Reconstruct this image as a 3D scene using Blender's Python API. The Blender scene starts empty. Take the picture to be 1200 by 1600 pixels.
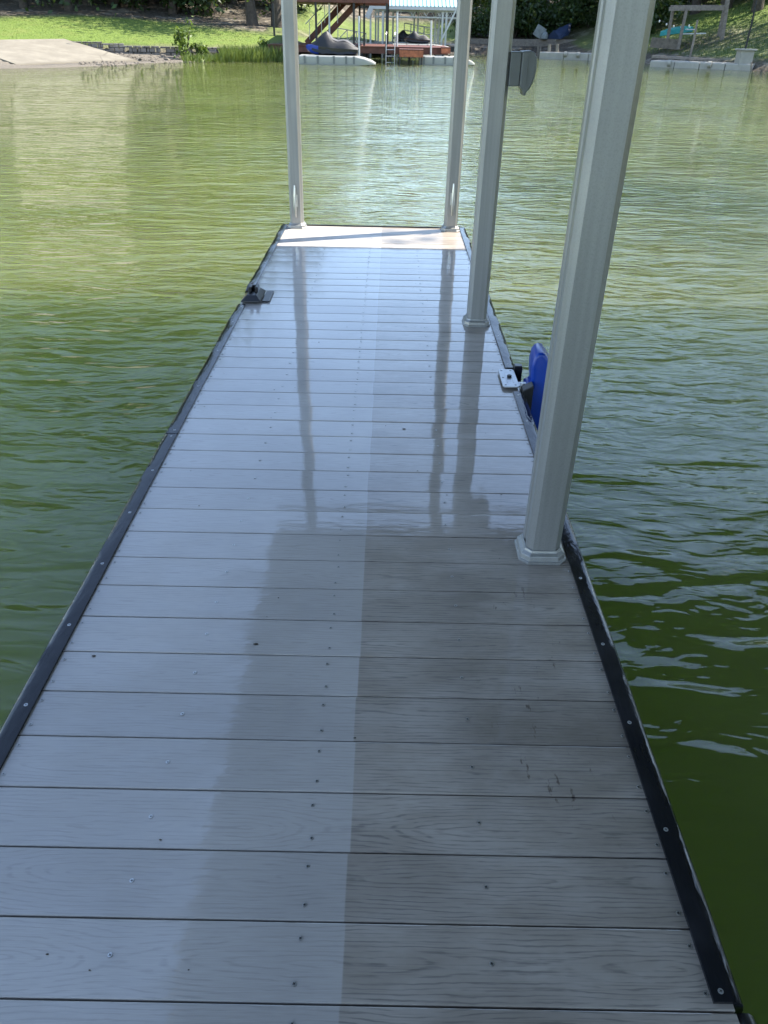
import bpy, bmesh, math, random
import numpy as np
from mathutils import Vector, Matrix

random.seed(7)
rng = np.random.default_rng(7)
sc = bpy.context.scene
col = sc.collection
R = math.radians

# ------------------------------------------------------------------ camera
# solved from the photograph's vanishing points: 1 unit = 1 m, deck top z=0, dock runs along +Y
F = 1198.0; CX = 600.0; CY = 800.0; EYE = 1.41; WATER = -0.35
_Y = Vector((14, 760, -F)).normalized()
_Z = Vector((38, 1888, F)).normalized()
_Z = (_Z - _Y * _Y.dot(_Z)).normalized()
_X = _Y.cross(_Z)
M3 = Matrix((_X, _Y, _Z))
cam_d = bpy.data.cameras.new('camera')
cam_d.sensor_fit = 'VERTICAL'; cam_d.sensor_height = 36.0
cam_d.lens = F / 1600.0 * 36.0
cam_d.clip_start = 0.05; cam_d.clip_end = 3000
cam = bpy.data.objects.new('camera', cam_d); col.objects.link(cam)
cam.matrix_world = Matrix.Translation((0, 0, EYE)) @ M3.to_4x4()
sc.camera = cam

def at(px, py, Y):
    """world point at distance Y seen at a photograph pixel (1200x1600)"""
    r = M3 @ Vector((px - CX, -(py - CY), -F))
    return Vector((0, 0, EYE)) + r * (Y / r.y)
def on(px, py, z=0.0):
    r = M3 @ Vector((px - CX, -(py - CY), -F))
    return Vector((0, 0, EYE)) + r * ((z - EYE) / r.z)

# ------------------------------------------------------------------ light
SUN_EL = R(50); SUN_AZ = math.atan2(1.10, 0.40)      # from +Y towards +X
world = bpy.data.worlds.new('World'); sc.world = world
world.use_nodes = True
wn = world.node_tree; wn.nodes.clear()
sky = wn.nodes.new('ShaderNodeTexSky'); sky.sky_type = 'NISHITA'; sky.sun_disc = False
sky.sun_elevation = SUN_EL; sky.sun_rotation = SUN_AZ
sky.air_density = 1.0; sky.dust_density = 0.3; sky.ozone_density = 1.6
bg = wn.nodes.new('ShaderNodeBackground'); bg.inputs[1].default_value = 0.15
wo = wn.nodes.new('ShaderNodeOutputWorld')
hs = wn.nodes.new('ShaderNodeHueSaturation'); hs.inputs['Saturation'].default_value = 0.92
wn.links.new(sky.outputs[0], hs.inputs['Color']); wn.links.new(hs.outputs[0], bg.inputs[0]); wn.links.new(bg.outputs[0], wo.inputs[0])
sun_d = bpy.data.lights.new('sun', 'SUN'); sun_d.energy = 4.5; sun_d.angle = R(0.6)
sun_d.color = (1.0, 0.93, 0.81)
sun = bpy.data.objects.new('sun', sun_d); col.objects.link(sun)
sdir = Vector((math.sin(SUN_AZ) * math.cos(SUN_EL), math.cos(SUN_AZ) * math.cos(SUN_EL), math.sin(SUN_EL)))
sun.rotation_euler = sdir.to_track_quat('Z', 'Y').to_euler()
sc.view_settings.view_transform = 'Standard'; sc.view_settings.look = 'None'
sc.view_settings.exposure = 1.74; sc.view_settings.gamma = 1.0
sc.view_settings.use_curve_mapping = False
sc.cycles.max_bounces = 8; sc.cycles.caustics_reflective = False; sc.cycles.caustics_refractive = False

# ------------------------------------------------------------------ helpers
class MB:
    """collects shapes and links them as one mesh object"""
    def __init__(s): s.v = []; s.f = []
    def add(s, vs, fs):
        n = len(s.v); s.v += [tuple(v) for v in vs]; s.f += [tuple(i + n for i in f) for f in fs]; return s
    def box(s, c, d, rot=None):
        vs = []
        for z in (-.5, .5):
            for x, y in ((-.5, -.5), (.5, -.5), (.5, .5), (-.5, .5)):
                p = Vector((x * d[0], y * d[1], z * d[2]))
                if rot is not None: p = rot @ p
                vs.append(p + Vector(c))
        return s.add(vs, [(3, 2, 1, 0), (4, 5, 6, 7), (0, 1, 5, 4), (1, 2, 6, 5), (2, 3, 7, 6), (3, 0, 4, 7)])
    def bbox(s, x0, x1, y0, y1, z0, z1):
        return s.box(((x0+x1)/2, (y0+y1)/2, (z0+z1)/2), (x1-x0, y1-y0, z1-z0))
    def prism(s, prof, o, U, V, W, caps=True):
        """closed 2-D profile (a,b) swept along W from o"""
        n = len(prof); o = Vector(o); U = Vector(U); V = Vector(V); W = Vector(W)
        vs = [o + U * a + V * b for a, b in prof] + [o + U * a + V * b + W for a, b in prof]
        fs = [(i, (i + 1) % n, n + (i + 1) % n, n + i) for i in range(n)]
        if caps: fs += [tuple(range(n))[::-1], tuple(range(n, 2 * n))]
        return s.add(vs, fs)
    def bar(s, a, b, w, h=None, up=(0, 0, 1)):
        a = Vector(a); b = Vector(b); h = h or w
        d = b - a; L = d.length; d.normalize(); up = Vector(up)
        if abs(d.dot(up)) > .95: up = Vector((0, 1, 0))
        sx = d.cross(up).normalized(); sy = sx.cross(d)
        return s.prism([(-w/2, -h/2), (w/2, -h/2), (w/2, h/2), (-w/2, h/2)], a, sx, sy, d * L)
    def loft(s, rings, caps=True, closed=True):
        n = len(rings[0]); vs = [p for r in rings for p in r]; fs = []
        for k in range(len(rings) - 1):
            for i in range(n if closed else n - 1):
                j = (i + 1) % n
                fs.append((k*n+i, k*n+j, (k+1)*n+j, (k+1)*n+i))
        if caps: fs += [tuple(range(n))[::-1], tuple((len(rings)-1)*n + i for i in range(n))]
        return s.add(vs, fs)
    def tube(s, pts, rad, n=8, caps=True):
        pts = [Vector(p) for p in pts]
        rad = rad if isinstance(rad, (list, tuple)) else [rad] * len(pts)
        rings = []
        for i, p in enumerate(pts):
            d = (pts[min(i+1, len(pts)-1)] - pts[max(i-1, 0)]).normalized()
            up = Vector((0, 0, 1)) if abs(d.z) < .9 else Vector((0, 1, 0))
            a = d.cross(up).normalized(); b = d.cross(a)
            rings.append([p + (a * math.cos(2*math.pi*k/n) + b * math.sin(2*math.pi*k/n)) * rad[i] for k in range(n)])
        return s.loft(rings, caps)
    def build(s, name, mat, parent=None, smooth=False, bevel=0, seg=2):
        me = bpy.data.meshes.new(name); me.from_pydata(s.v, [], s.f); me.update()
        bm = bmesh.new(); bm.from_mesh(me)
        bmesh.ops.recalc_face_normals(bm, faces=bm.faces)
        if bevel:
            es = [e for e in bm.edges if e.is_manifold and e.calc_face_angle(0) > R(30)]
            bmesh.ops.bevel(bm, geom=es, offset=bevel, segments=seg, affect='EDGES', profile=.5, clamp_overlap=True)
        bm.to_mesh(me); bm.free()
        o = bpy.data.objects.new(name, me); col.objects.link(o)
        me.materials.append(mat)
        if smooth:
            me.shade_smooth()
            try: me.set_sharp_from_angle(angle=R(40))
            except Exception: pass
        if parent is not None: o.parent = parent
        return o

def tag(o, label=None, cat=None, group=None, kind=None):
    if label: o['label'] = label
    if cat: o['category'] = cat
    if group: o['group'] = group
    if kind: o['kind'] = kind
    return o
def empty(name, label, cat, loc=(0, 0, 0), group=None):
    o = bpy.data.objects.new(name, None); col.objects.link(o); o.empty_display_size = .2
    o.location = loc
    return tag(o, label, cat, group)
def copy_tree(o, parent=None):
    c = o.copy(); col.objects.link(c)
    if parent is not None: c.parent = parent
    for ch in list(o.children): copy_tree(ch, c)
    return c

# ---- node helpers
class G:
    def __init__(s, name):
        s.m = bpy.data.materials.new(name); s.m.use_nodes = True
        s.t = s.m.node_tree; s.t.nodes.clear()
        s.out = s.t.nodes.new('ShaderNodeOutputMaterial')
    def n(s, typ, **kw):
        nd = s.t.nodes.new('ShaderNode' + typ)
        for k, v in kw.items(): setattr(nd, k, v)
        return nd
    def put(s, sock, v):
        if v is None: return
        if isinstance(v, bpy.types.NodeSocket): s.t.links.new(v, sock)
        elif isinstance(v, (tuple, list)) and len(v) == 3 and len(getattr(sock, 'default_value', (0,0,0))) == 4: sock.default_value = (*v, 1)
        else: sock.default_value = v
    def math(s, op, a, b=None, c=None, clamp=False):
        nd = s.n('Math', operation=op); nd.use_clamp = clamp
        s.put(nd.inputs[0], a)
        if b is not None: s.put(nd.inputs[1], b)
        if c is not None: s.put(nd.inputs[2], c)
        return nd.outputs[0]
    def pos(s):
        return s.n('TexCoord').outputs['Object']
    def sep(s, v):
        nd = s.n('SeparateXYZ'); s.put(nd.inputs[0], v); return nd.outputs
    def comb(s, x=0, y=0, z=0):
        nd = s.n('CombineXYZ'); s.put(nd.inputs[0], x); s.put(nd.inputs[1], y); s.put(nd.inputs[2], z); return nd.outputs[0]
    def map(s, v, scale=(1, 1, 1), rot=(0, 0, 0), loc=(0, 0, 0)):
        nd = s.n('Mapping'); s.put(nd.inputs[0], v); nd.inputs['Scale'].default_value = scale
        nd.inputs['Rotation'].default_value = rot; nd.inputs['Location'].default_value = loc; return nd.outputs[0]
    def noise(s, v, scale=5, detail=3, rough=.5, dist=0.0, col=False, dim='3D'):
        nd = s.n('TexNoise', noise_dimensions=dim); s.put(nd.inputs['Vector'], v); nd.inputs['Scale'].default_value = scale
        nd.inputs['Detail'].default_value = detail; nd.inputs['Roughness'].default_value = rough
        nd.inputs['Distortion'].default_value = dist
        return nd.outputs[1 if col else 0]
    def ramp(s, v, stops):
        nd = s.n('ValToRGB'); s.put(nd.inputs[0], v); cr = nd.color_ramp
        while len(cr.elements) < len(stops): cr.elements.new(.5)
        for e, (p, c) in zip(cr.elements, stops):
            e.position = p; e.color = (*c, 1) if isinstance(c, (tuple, list)) else (c, c, c, 1)
        return nd.outputs[0]
    def mr(s, v, a, b, c=0.0, d=1.0, smooth=True):
        nd = s.n('MapRange'); nd.interpolation_type = 'SMOOTHSTEP' if smooth else 'LINEAR'
        s.put(nd.inputs[0], v)
        for i, q in enumerate((a, b, c, d)): s.put(nd.inputs[i + 1], q)
        return nd.outputs[0]
    def mix(s, f, a, b, mode='MIX'):
        nd = s.n('Mix', data_type='RGBA', blend_type=mode); s.put(nd.inputs[0], f); s.put(nd.inputs[6], a); s.put(nd.inputs[7], b)
        return nd.outputs[2]
    def bump(s, h, dist=.01, strength=1.0, normal=None):
        nd = s.n('Bump'); s.put(nd.inputs['Height'], h); nd.inputs['Distance'].default_value = dist
        nd.inputs['Strength'].default_value = strength; s.put(nd.inputs['Normal'], normal); return nd.outputs[0]
    def bsdf(s, col=(.5, .5, .5), rough=.5, metal=0.0, normal=None, **kw):
        nd = s.n('BsdfPrincipled'); s.put(nd.inputs['Base Color'], col); s.put(nd.inputs['Roughness'], rough)
        s.put(nd.inputs['Metallic'], metal); s.put(nd.inputs['Normal'], normal)
        for k, v in kw.items(): s.put(nd.inputs[k.replace('_', ' ')], v)
        s.t.links.new(nd.outputs[0], s.out.inputs[0]); return nd

def simple(name, c, rough=.5, metal=0.0, var=.15, scale=6.0, bump=0.0, **kw):
    g = G(name); p = g.pos(); n = g.noise(p, scale, 5, .6)
    dark = tuple(x * (1 - var) for x in c); lite = tuple(min(1, x * (1 + var)) for x in c)
    cc = g.ramp(n, [(.3, dark), (.7, lite)])
    nm = g.bump(g.noise(p, scale * 5, 3), bump) if bump else None
    g.bsdf(cc, rough, metal, nm, **kw); return g.m

# ------------------------------------------------------------------ materials
PITCH = .1423; Y0 = .653; GAP = .0035
def mat_deck():
    g = G('composite_decking'); p = g.pos(); x, y, z = g.sep(p)
    t = g.math('DIVIDE', g.math('SUBTRACT', y, Y0), PITCH)
    idx = g.math('FLOOR', t); v = g.math('MULTIPLY', g.math('SUBTRACT', g.math('FRACT', t), .5), PITCH)
    wn_ = g.n('TexWhiteNoise', noise_dimensions='1D'); g.put(wn_.inputs['W'], idx); rnd = wn_.outputs['Value']
    u = g.math('ADD', x, g.math('MULTIPLY', rnd, 71.0))
    # growth rings cut by the board face: cathedral grain
    d = g.noise(g.comb(g.math('MULTIPLY', u, 1.6), idx, 3.1), 1.0, 1, .4)
    d = g.math('MULTIPLY', g.math('SUBTRACT', d, .5), .42)
    wob = g.noise(g.comb(g.math('MULTIPLY', u, 7.0), g.math('MULTIPLY', v, 30.0), idx), 1.0, 3, .6)
    wob = g.math('MULTIPLY', g.math('SUBTRACT', wob, .5), .018)
    vo = g.math('ADD', v, g.math('MULTIPLY', g.math('SUBTRACT', rnd, .5), .05))
    rr = g.math('SQRT', g.math('ADD', g.math('MULTIPLY', vo, g.math('MULTIPLY', vo, 1.0)), g.math('MULTIPLY', d, g.math('MULTIPLY', d, .14))))
    rr = g.math('ADD', rr, g.math('ADD', wob, g.math('MULTIPLY', d, .12)))
    ph = g.math('FRACT', g.math('MULTIPLY', rr, 115.0))
    line = g.math('SUBTRACT', 1.0, g.math('MULTIPLY', g.math('ABSOLUTE', g.math('SUBTRACT', ph, .5)), 2.0))
    brk = g.noise(g.comb(g.math('MULTIPLY', u, 9.0), g.math('MULTIPLY', v, 160.0), idx), 1.0, 2, .6)
    line = g.math('MULTIPLY', g.mr(line, .52, .95), g.mr(brk, .36, .6))
    fine = g.noise(g.comb(g.math('MULTIPLY', u, 14.0), g.math('MULTIPLY', v, 700.0), idx), 1.0, 3, .6)
    # washed half / unwashed half, a stain edge that runs along the dock
    edge = g.math('ADD', -.058, g.math('MULTIPLY', g.math('SUBTRACT', rnd, .5), .006))
    dirty = g.mr(x, edge, g.math('ADD', edge, .004))
    patch = g.noise(g.comb(g.math('MULTIPLY', x, 3.0), g.math('MULTIPLY', y, 6.0), 0), 1.0, 5, .62)
    clean = g.mix(g.mr(fine, .3, .75, 0, 1), (.372, .338, .308), (.428, .392, .36))
    soil = g.mix(g.mr(patch, .3, .72), (.268, .226, .184), (.380, .332, .284))
    c = g.mix(dirty, clean, soil)
    c = g.mix(g.math('MULTIPLY', line, g.mr(dirty, 0, 1, .20, .55)), c, (.085, .078, .072))
    # grime ground into the embossing on the unwashed side, and a few rusty scuffs
    gr = g.noise(g.comb(g.math('MULTIPLY', u, 4.0), g.math('MULTIPLY', v, 240.0), idx), 1.0, 4, .7)
    c = g.mix(g.math('MULTIPLY', dirty, g.mr(gr, .50, .76, 0, .5)), c, (.06, .05, .042))
    sc_ = g.noise(g.map(p, (26, 9, 1), (0, 0, .3)), 1.0, 4, .7)
    zone = g.math('MULTIPLY', g.math('MULTIPLY', g.mr(x, .22, .34), g.mr(x, .56, .45)), g.math('MULTIPLY', g.mr(y, .9, 1.1), g.mr(y, 1.95, 1.7)))
    c = g.mix(g.math('MULTIPLY', zone, g.mr(sc_, .62, .69, 0, .85)), c, (.06, .035, .022))
    gm = g.noise(g.map(p, (2.2, 4.5, 1)), 1.0, 6, .68); gz_ = g.math('MULTIPLY', g.math('MULTIPLY', g.mr(x, .02, .32), g.mr(y, 2.1, 1.75)), g.mr(y, .75, 1.3, .35, 1))
    c = g.mix(g.math('MULTIPLY', gz_, g.mr(gm, .42, .66, 0, .42)), c, (.11, .085, .058))
    wave = g.mr(g.noise(g.map(p, (1.4, 1.0, 1)), 1.3, 2), .35, .65, .9, 1.08)
    c = g.mix(1.0, c, g.comb(wave, wave, wave), 'MULTIPLY')
    bt = g.mr(rnd, 0, 1, .93, 1.05, False)
    c = g.mix(1.0, c, g.comb(bt, bt, g.math('MULTIPLY', bt, .995)), 'MULTIPLY')
    h = g.math('SUBTRACT', g.math('MULTIPLY', fine, .6), g.math('MULTIPLY', line, .8))
    base_n = g.bump(h, .0005, .6)
    # film of water: thick and flat on the far part, thin and broken by the grain on the near right
    thick = g.mr(g.math('ADD', y, g.math('MULTIPLY', g.noise(g.comb(g.math('MULTIPLY', x, 5.0), g.math('MULTIPLY', y, 16.0), 0), 1.0, 4, .7), 1.1)), 2.1, 2.7)
    thick = g.math('MAXIMUM', thick, g.mr(x, -.30, -.50, 0, .75))
    amp = g.mr(thick, 0, 1, .00075, .00040, False)
    jag = g.noise(g.comb(g.math('MULTIPLY', u, 11.0), g.math('MULTIPLY', v, 48.0), idx), 1.0, 3, .55)
    wet = g.math('ADD', g.math('MULTIPLY', jag, amp), g.math('MULTIPLY', g.noise(g.map(p, (5, 9, 1)), 1.0, 1), .0003))
    wn2 = g.n('TexWhiteNoise', noise_dimensions='1D'); g.put(wn2.inputs['W'], g.math('ADD', idx, 91.5))
    wet = g.math('ADD', wet, g.math('MULTIPLY', x, g.math('MULTIPLY', g.math('SUBTRACT', wn2.outputs['Value'], .5), .008)))
    wet = g.math('ADD', wet, g.math('MULTIPLY', v, g.math('MULTIPLY', g.math('SUBTRACT', rnd, .5), .008)))
    # boards crown very slightly, so the film leans at their edges
    crown = g.math('MULTIPLY', g.math('MULTIPLY', v, v), -.05)
    wet = g.math('ADD', wet, crown)
    coat_n = g.bump(wet, 1.0, 1.0)
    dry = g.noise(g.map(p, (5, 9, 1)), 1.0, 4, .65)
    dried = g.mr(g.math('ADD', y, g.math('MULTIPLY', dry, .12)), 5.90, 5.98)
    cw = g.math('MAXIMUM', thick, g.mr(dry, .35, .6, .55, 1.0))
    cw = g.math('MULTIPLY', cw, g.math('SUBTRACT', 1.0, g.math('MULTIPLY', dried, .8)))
    cr = g.mr(thick, 0, 1, .035, .008)
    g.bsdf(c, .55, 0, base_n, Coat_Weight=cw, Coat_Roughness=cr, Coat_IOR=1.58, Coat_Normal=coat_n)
    return g.m

def mat_water():
    g = G('lake_water'); p = g.pos(); x, y, z = g.sep(p)
    warp = g.noise(g.map(p, (.5, .5, 1)), 1.0, 2, .5, col=True)
    vadd = g.n('VectorMath', operation='MULTIPLY_ADD'); g.put(vadd.inputs[0], warp); vadd.inputs[1].default_value = (.45, .45, 0); g.put(vadd.inputs[2], p)
    q = vadd.outputs[0]
    # sheltered strip beside and under the dock stays smoother than open water
    right = g.mr(x, -.2, .6)
    calm = g.math('MULTIPLY', g.mr(y, .6, 4.5), 1.0)
    calm = g.math('MAXIMUM', calm, g.mr(x, -.8, -2.2, 0, .75))
    def lean(src, n0, k):      # lean crests so that the face towards the dock end is the steep one
        va = g.n('VectorMath', operation='ADD'); g.put(va.inputs[0], src); g.put(va.inputs[1], g.comb(0, g.math('MULTIPLY', g.math('SUBTRACT', n0, .5), k), 0)); return va.outputs[0]
    a1 = g.noise(g.map(q, (.8, 1.7, 1), (0, 0, R(-14))), 1.0, 2, .45)
    b0 = g.noise(g.map(q, (1.9, 5.0, 1), (0, 0, R(8))), 1.0, 1, .5)
    a2 = g.noise(g.map(lean(q, b0, .34), (1.9, 5.0, 1), (0, 0, R(8))), 1.0, 1, .5)
    c0 = g.noise(g.map(q, (5.0, 13.0, 1), (0, 0, R(-5))), 1.0, 1, .5)
    a3 = g.noise(g.map(lean(q, c0, .12), (5.0, 13.0, 1), (0, 0, R(-5))), 1.0, 2, .55)
    a4 = g.noise(g.map(q, (20.0, 44.0, 1), (0, 0, R(6))), 1.0, 2, .6)
    gust = g.mr(g.noise(g.map(p, (.13, .28, 1)), 1.0, 3, .6), .35, .65, .65, 1.2)
    k1 = g.mr(calm, 0, 1, .070, .032)
    k2 = g.math('MULTIPLY', g.mr(calm, 0, 1, .054, .048), gust)
    k3 = g.math('MULTIPLY', g.mr(calm, 0, 1, .0095, .0160), gust)
    k4 = g.math('MULTIPLY', g.mr(calm, .3, 1, 0.0, .0022), gust)
    h = g.math('ADD', g.math('MULTIPLY', a1, k1), g.math('MULTIPLY', a2, k2))
    h = g.math('ADD', h, g.math('MULTIPLY', a3, k3)); h = g.math('ADD', h, g.math('MULTIPLY', a4, k4))
    nm = g.bump(h, 1.0, 1.0)
    murk = g.noise(g.map(p, (.35, .35, 1)), 1.0, 4, .6)
    c = g.mix(g.mr(murk, .3, .7), (.080, .098, .028), (.102, .121, .037))
    n = g.bsdf(c, .02, 0, nm, IOR=1.333, Subsurface_Weight=1.0, Subsurface_Scale=27.0)
    n.inputs['Subsurface Radius'].default_value = (.8, 1.0, .5)
    n.inputs['Specular IOR Level'].default_value = .5
    return g.m

def mat_ground():
    g = G('bank_ground'); p = g.pos(); x, y, z = g.sep(p)
    vc = g.n('VertexColor'); vc.layer_name = 'zone'
    r_, g_, b_ = g.sep(vc.outputs[0])                 # r lawn, g leaf litter, b gravel
    n1 = g.noise(p, .8, 5, .65); n2 = g.noise(p, 6, 4, .6); n3 = g.noise(p, 25, 3, .6)
    grass = g.mix(g.mr(n2, .3, .7), (.095, .150, .016), (.135, .195, .026))
    grass = g.mix(g.mr(n1, .45, .75, 0, .6), grass, (.165, .185, .038))
    litter = g.mix(g.mr(n2, .35, .65), (.03, .022, .014), (.10, .08, .055))
    litter = g.mix(g.mr(n1, .5, .62, 0, .85), litter, (.22, .19, .145))
    gravel = g.mix(g.mr(n3, .35, .65), (.09, .077, .06), (.20, .172, .135))
    c = g.mix(g.math('MULTIPLY', r_, 1), litter, grass)
    c = g.mix(b_, c, gravel)
    g.bsdf(c, .9, 0, g.bump(g.math('ADD', n2, n3), .06)); return g.m

def mat_post():
    g = G('satin_aluminium'); p = g.pos()
    st = g.noise(g.map(p, (60, 60, 1.2)), 1.0, 2, .5); gr = g.noise(p, 420, 2, .5); sm = g.noise(g.map(p, (6, 6, 1.5)), 1.0, 4, .6)
    c = g.mix(g.mr(st, .3, .7), (.285, .288, .28), (.325, .328, .32))
    c = g.mix(g.mr(sm, .5, .8, 0, .35), c, (.25, .245, .235))
    mt = g.noise(p, 260, 2, .6); c = g.mix(g.mr(mt, .45, .7, 0, .3), c, (.21, .21, .205))
    g.bsdf(c, g.mr(sm, .3, .7, .34, .46), .5, g.bump(gr, .0004, .5)); return g.m

def mat_rubber():
    g = G('wet_black_vinyl'); p = g.pos()
    n = g.noise(g.map(p, (30, 7, 30)), 1.0, 3, .6); m = g.noise(p, 3.5, 4, .6)
    c = g.mix(g.mr(m, .4, .7), (.010, .011, .014), (.022, .023, .027))
    g.bsdf(c, g.mr(m, .35, .65, .07, .17), 0, g.bump(n, .003), IOR=1.38); return g.m

def leafmat(name, a, b, tr=.3):
    g = G(name); p = g.pos(); n = g.noise(p, 1.1, 4, .7)
    oi = g.n('ObjectInfo').outputs['Random']
    c = g.mix(g.mr(n, .35, .65), a, b)
    c = g.mix(g.mr(oi, 0, 1, 0, .35), c, tuple(v * .55 for v in a))
    d = g.n('BsdfPrincipled'); g.put(d.inputs['Base Color'], c); d.inputs['Roughness'].default_value = .5
    t_ = g.n('BsdfTranslucent'); g.put(t_.inputs[0], g.mix(.4, c, (.25, .34, .04)))
    mx = g.n('MixShader'); mx.inputs[0].default_value = tr
    g.t.links.new(d.outputs[0], mx.inputs[1]); g.t.links.new(t_.outputs[0], mx.inputs[2])
    g.t.links.new(mx.outputs[0], g.out.inputs[0]); return g.m

def mat_block():
    g = G('stone_block'); p = g.pos()
    b = g.n('TexBrick'); g.put(b.inputs['Vector'], g.map(p, (1, 1, 1), (R(90), 0, 0)))
    b.inputs['Scale'].default_value = 1.0; b.inputs['Brick Width'].default_value = .42; b.inputs['Row Height'].default_value = .2
    b.inputs['Mortar Size'].default_value = .02; b.inputs['Color1'].default_value = (.20, .175, .15, 1); b.inputs['Color2'].default_value = (.30, .265, .235, 1)
    b.inputs['Mortar'].default_value = (.06, .055, .05, 1)
    n = g.noise(p, 14, 4, .6)
    c = g.mix(.6, b.outputs[0], g.mix(n, (.3, .3, .3), (1, 1, 1)), 'MULTIPLY')
    g.bsdf(c, .9, 0, g.bump(n, .03)); return g.m

def mat_ramp():
    g = G('boat_ramp_concrete'); p = g.pos(); x, y, z = g.sep(p)
    n = g.noise(p, 1.1, 6, .65); f = g.noise(p, 9, 4, .6)
    c = g.mix(g.mr(n, .35, .7), (.155, .138, .108), (.205, .185, .146))
    c = g.mix(g.mr(f, .55, .75, 0, .3), c, (.11, .096, .072))
    ck = g.n('TexVoronoi', feature='DISTANCE_TO_EDGE'); g.put(ck.inputs['Vector'], g.map(p, (.22, .3, 1))); ck.inputs['Scale'].default_value = 1.0
    c = g.mix(g.mr(ck.outputs[0], .0, .012, .55, 0), c, (.07, .06, .045))
    st = g.noise(g.map(p, (.5, 1.6, 1)), 1.0, 3, .7); c = g.mix(g.mr(st, .66, .72, 0, .5), c, (.08, .07, .05))
    c = g.mix(g.mr(z, -.20, -.34, 0, .75), c, (.075, .06, .035))
    g.bsdf(c, .9, 0, g.bump(f, .01)); return g.m

M = dict(
    ramp=mat_ramp(),
    deck=mat_deck(), water=mat_water(), ground=mat_ground(), post=mat_post(), rubber=mat_rubber(), block=mat_block(),
    steel=simple('stainless_steel', (.55, .55, .53), .28, .9, .1, 80),
    dark_screw=simple('weathered_screw', (.34, .33, .31), .35, .6, .3, 300),
    alu=simple('plain_aluminium', (.42, .43, .44), .35, .6, .08, 40),
    joist=simple('dock_frame_steel', (.12, .12, .12), .5, .4),
    black=simple('black_plastic', (.012, .012, .014), .3, 0, .2, 30),
    blue=simple('blue_plastic', (.004, .045, .33), .28, 0, .08, 6, .0004),
    greybox=simple('grey_plastic', (.13, .14, .14), .42, 0, .08, 25),
    roof=simple('roof_sheet', (.30, .31, .32), .45, .3, .06, 3),
    concrete=simple('pale_concrete', (.215, .19, .15), .85, 0, .14, 1.3, .01),
    redwood=simple('red_stained_timber', (.105, .036, .022), .65, 0, .35, 3.5),
    orange=simple('weathered_orange_board', (.33, .10, .045), .7, 0, .45, 6),
    darkmetal=simple('dark_painted_steel', (.018, .019, .02), .5, .2),
    white=simple('white_paint', (.50, .51, .50), .5, 0, .08, 3),
    whiteplastic=simple('white_float_plastic', (.32, .32, .30), .9, 0, .08, 3),
    beige=simple('beige_float_plastic', (.33, .31, .26), .55, 0, .12, 2.5),
    bluemetal=simple('pale_blue_roof_metal', (.30, .46, .52), .35, .1, .05, 2),
    cover=simple('black_cover_cloth', (.009, .010, .013), .6, 0, .2, 5, .01),
    covergrey=simple('grey_cover_cloth', (.085, .085, .092), .75, 0, .15, 6, .01),
    bluepaint=simple('blue_hull_paint', (.02, .05, .32), .25),
    teal=simple('teal_hull_plastic', (.01, .22, .20), .4, 0, .12, 4),
    timber=simple('weathered_grey_timber', (.20, .17, .14), .8, 0, .3, 8, .01),
    bark=simple('tree_bark', (.075, .060, .046), .9, 0, .4, 7, .05),
    leaf_dark=leafmat('dark_leaves', (.018, .040, .010), (.045, .085, .018), .25),
    leaf_mid=leafmat('green_leaves', (.035, .075, .014), (.075, .13, .025), .3),
    leaf_lime=leafmat('lime_leaves', (.075, .13, .014), (.12, .19, .025), .35),
    grassblade=leafmat('grass_blades', (.10, .15, .025), (.19, .24, .05), .3),
    rock=simple('shore_rock', (.14, .12, .095), .9, 0, .35, 5, .03),
    tarp=simple('blue_tarp_cloth', (.015, .03, .075), .5, 0, .2, 5),
    sign=simple('pale_sign_board', (.20, .22, .215), .5, 0, .25, 3),
    bulb=simple('white_bulb_glass', (.75, .74, .68), .2),
)

# ------------------------------------------------------------------ ground and water
SH = np.array([(-160, -60), (-70, 8), (-40, 24), (-22, 33), (-15.9, 35.9), (-14.2, 37.3), (-12.6, 40.5), (-11.8, 43.6), (-10.3, 45.4), (-7.2, 47.8), (-3.5, 56), (1, 65),
               (6, 70.5), (11, 71), (14, 64), (16, 57), (18.4, 50.5), (21, 47.5), (23, 40), (17, 27), (12.3, 16), (12.0, -2), (22, -60)], float)
WALL = [(-60, 33), (-30, 39.3), (-20, 43.8), (-15.8, 46.4), (-14.2, 47.2), (-11.2, 47.9), (-8.7, 49.1), (-5.8, 51.6), (-4.5, 55), (-1, 64)]
def shore_dist(x, y):
    d = np.full(x.shape, 1e9); pts = SH
    for a, b in zip(pts[:-1], pts[1:]):
        ab = b - a; t = np.clip(((x - a[0]) * ab[0] + (y - a[1]) * ab[1]) / (ab @ ab), 0, 1)
        d = np.minimum(d, np.hypot(x - a[0] - t * ab[0], y - a[1] - t * ab[1]))
    poly = np.vstack([pts, [(22, -200), (-160, -200)]]); inside = np.zeros(x.shape, bool); j = len(poly) - 1
    for i in range(len(poly)):
        xi, yi = poly[i]; xj, yj = poly[j]
        with np.errstate(divide='ignore', invalid='ignore'):
            c = ((yi > y) != (yj > y)) & (x < (xj - xi) * (y - yi) / (yj - yi) + xi)
        inside ^= c; j = i
    return np.where(inside, -d, d)
def smooth_noise(x, y, s, seed):
    r = np.random.default_rng(seed); v = 0
    for k in range(6):
        a = r.uniform(0, 6.28); w = s * r.uniform(.6, 1.6); v = v + np.sin((x * math.cos(a) + y * math.sin(a)) * w + r.uniform(0, 6.28))
    return v / 6
RAMP = (on(40, 106, WATER - .03), on(226, 98, WATER - .03), at(100, 60.5, 46.2), at(-75, 63, 42.5))
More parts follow.
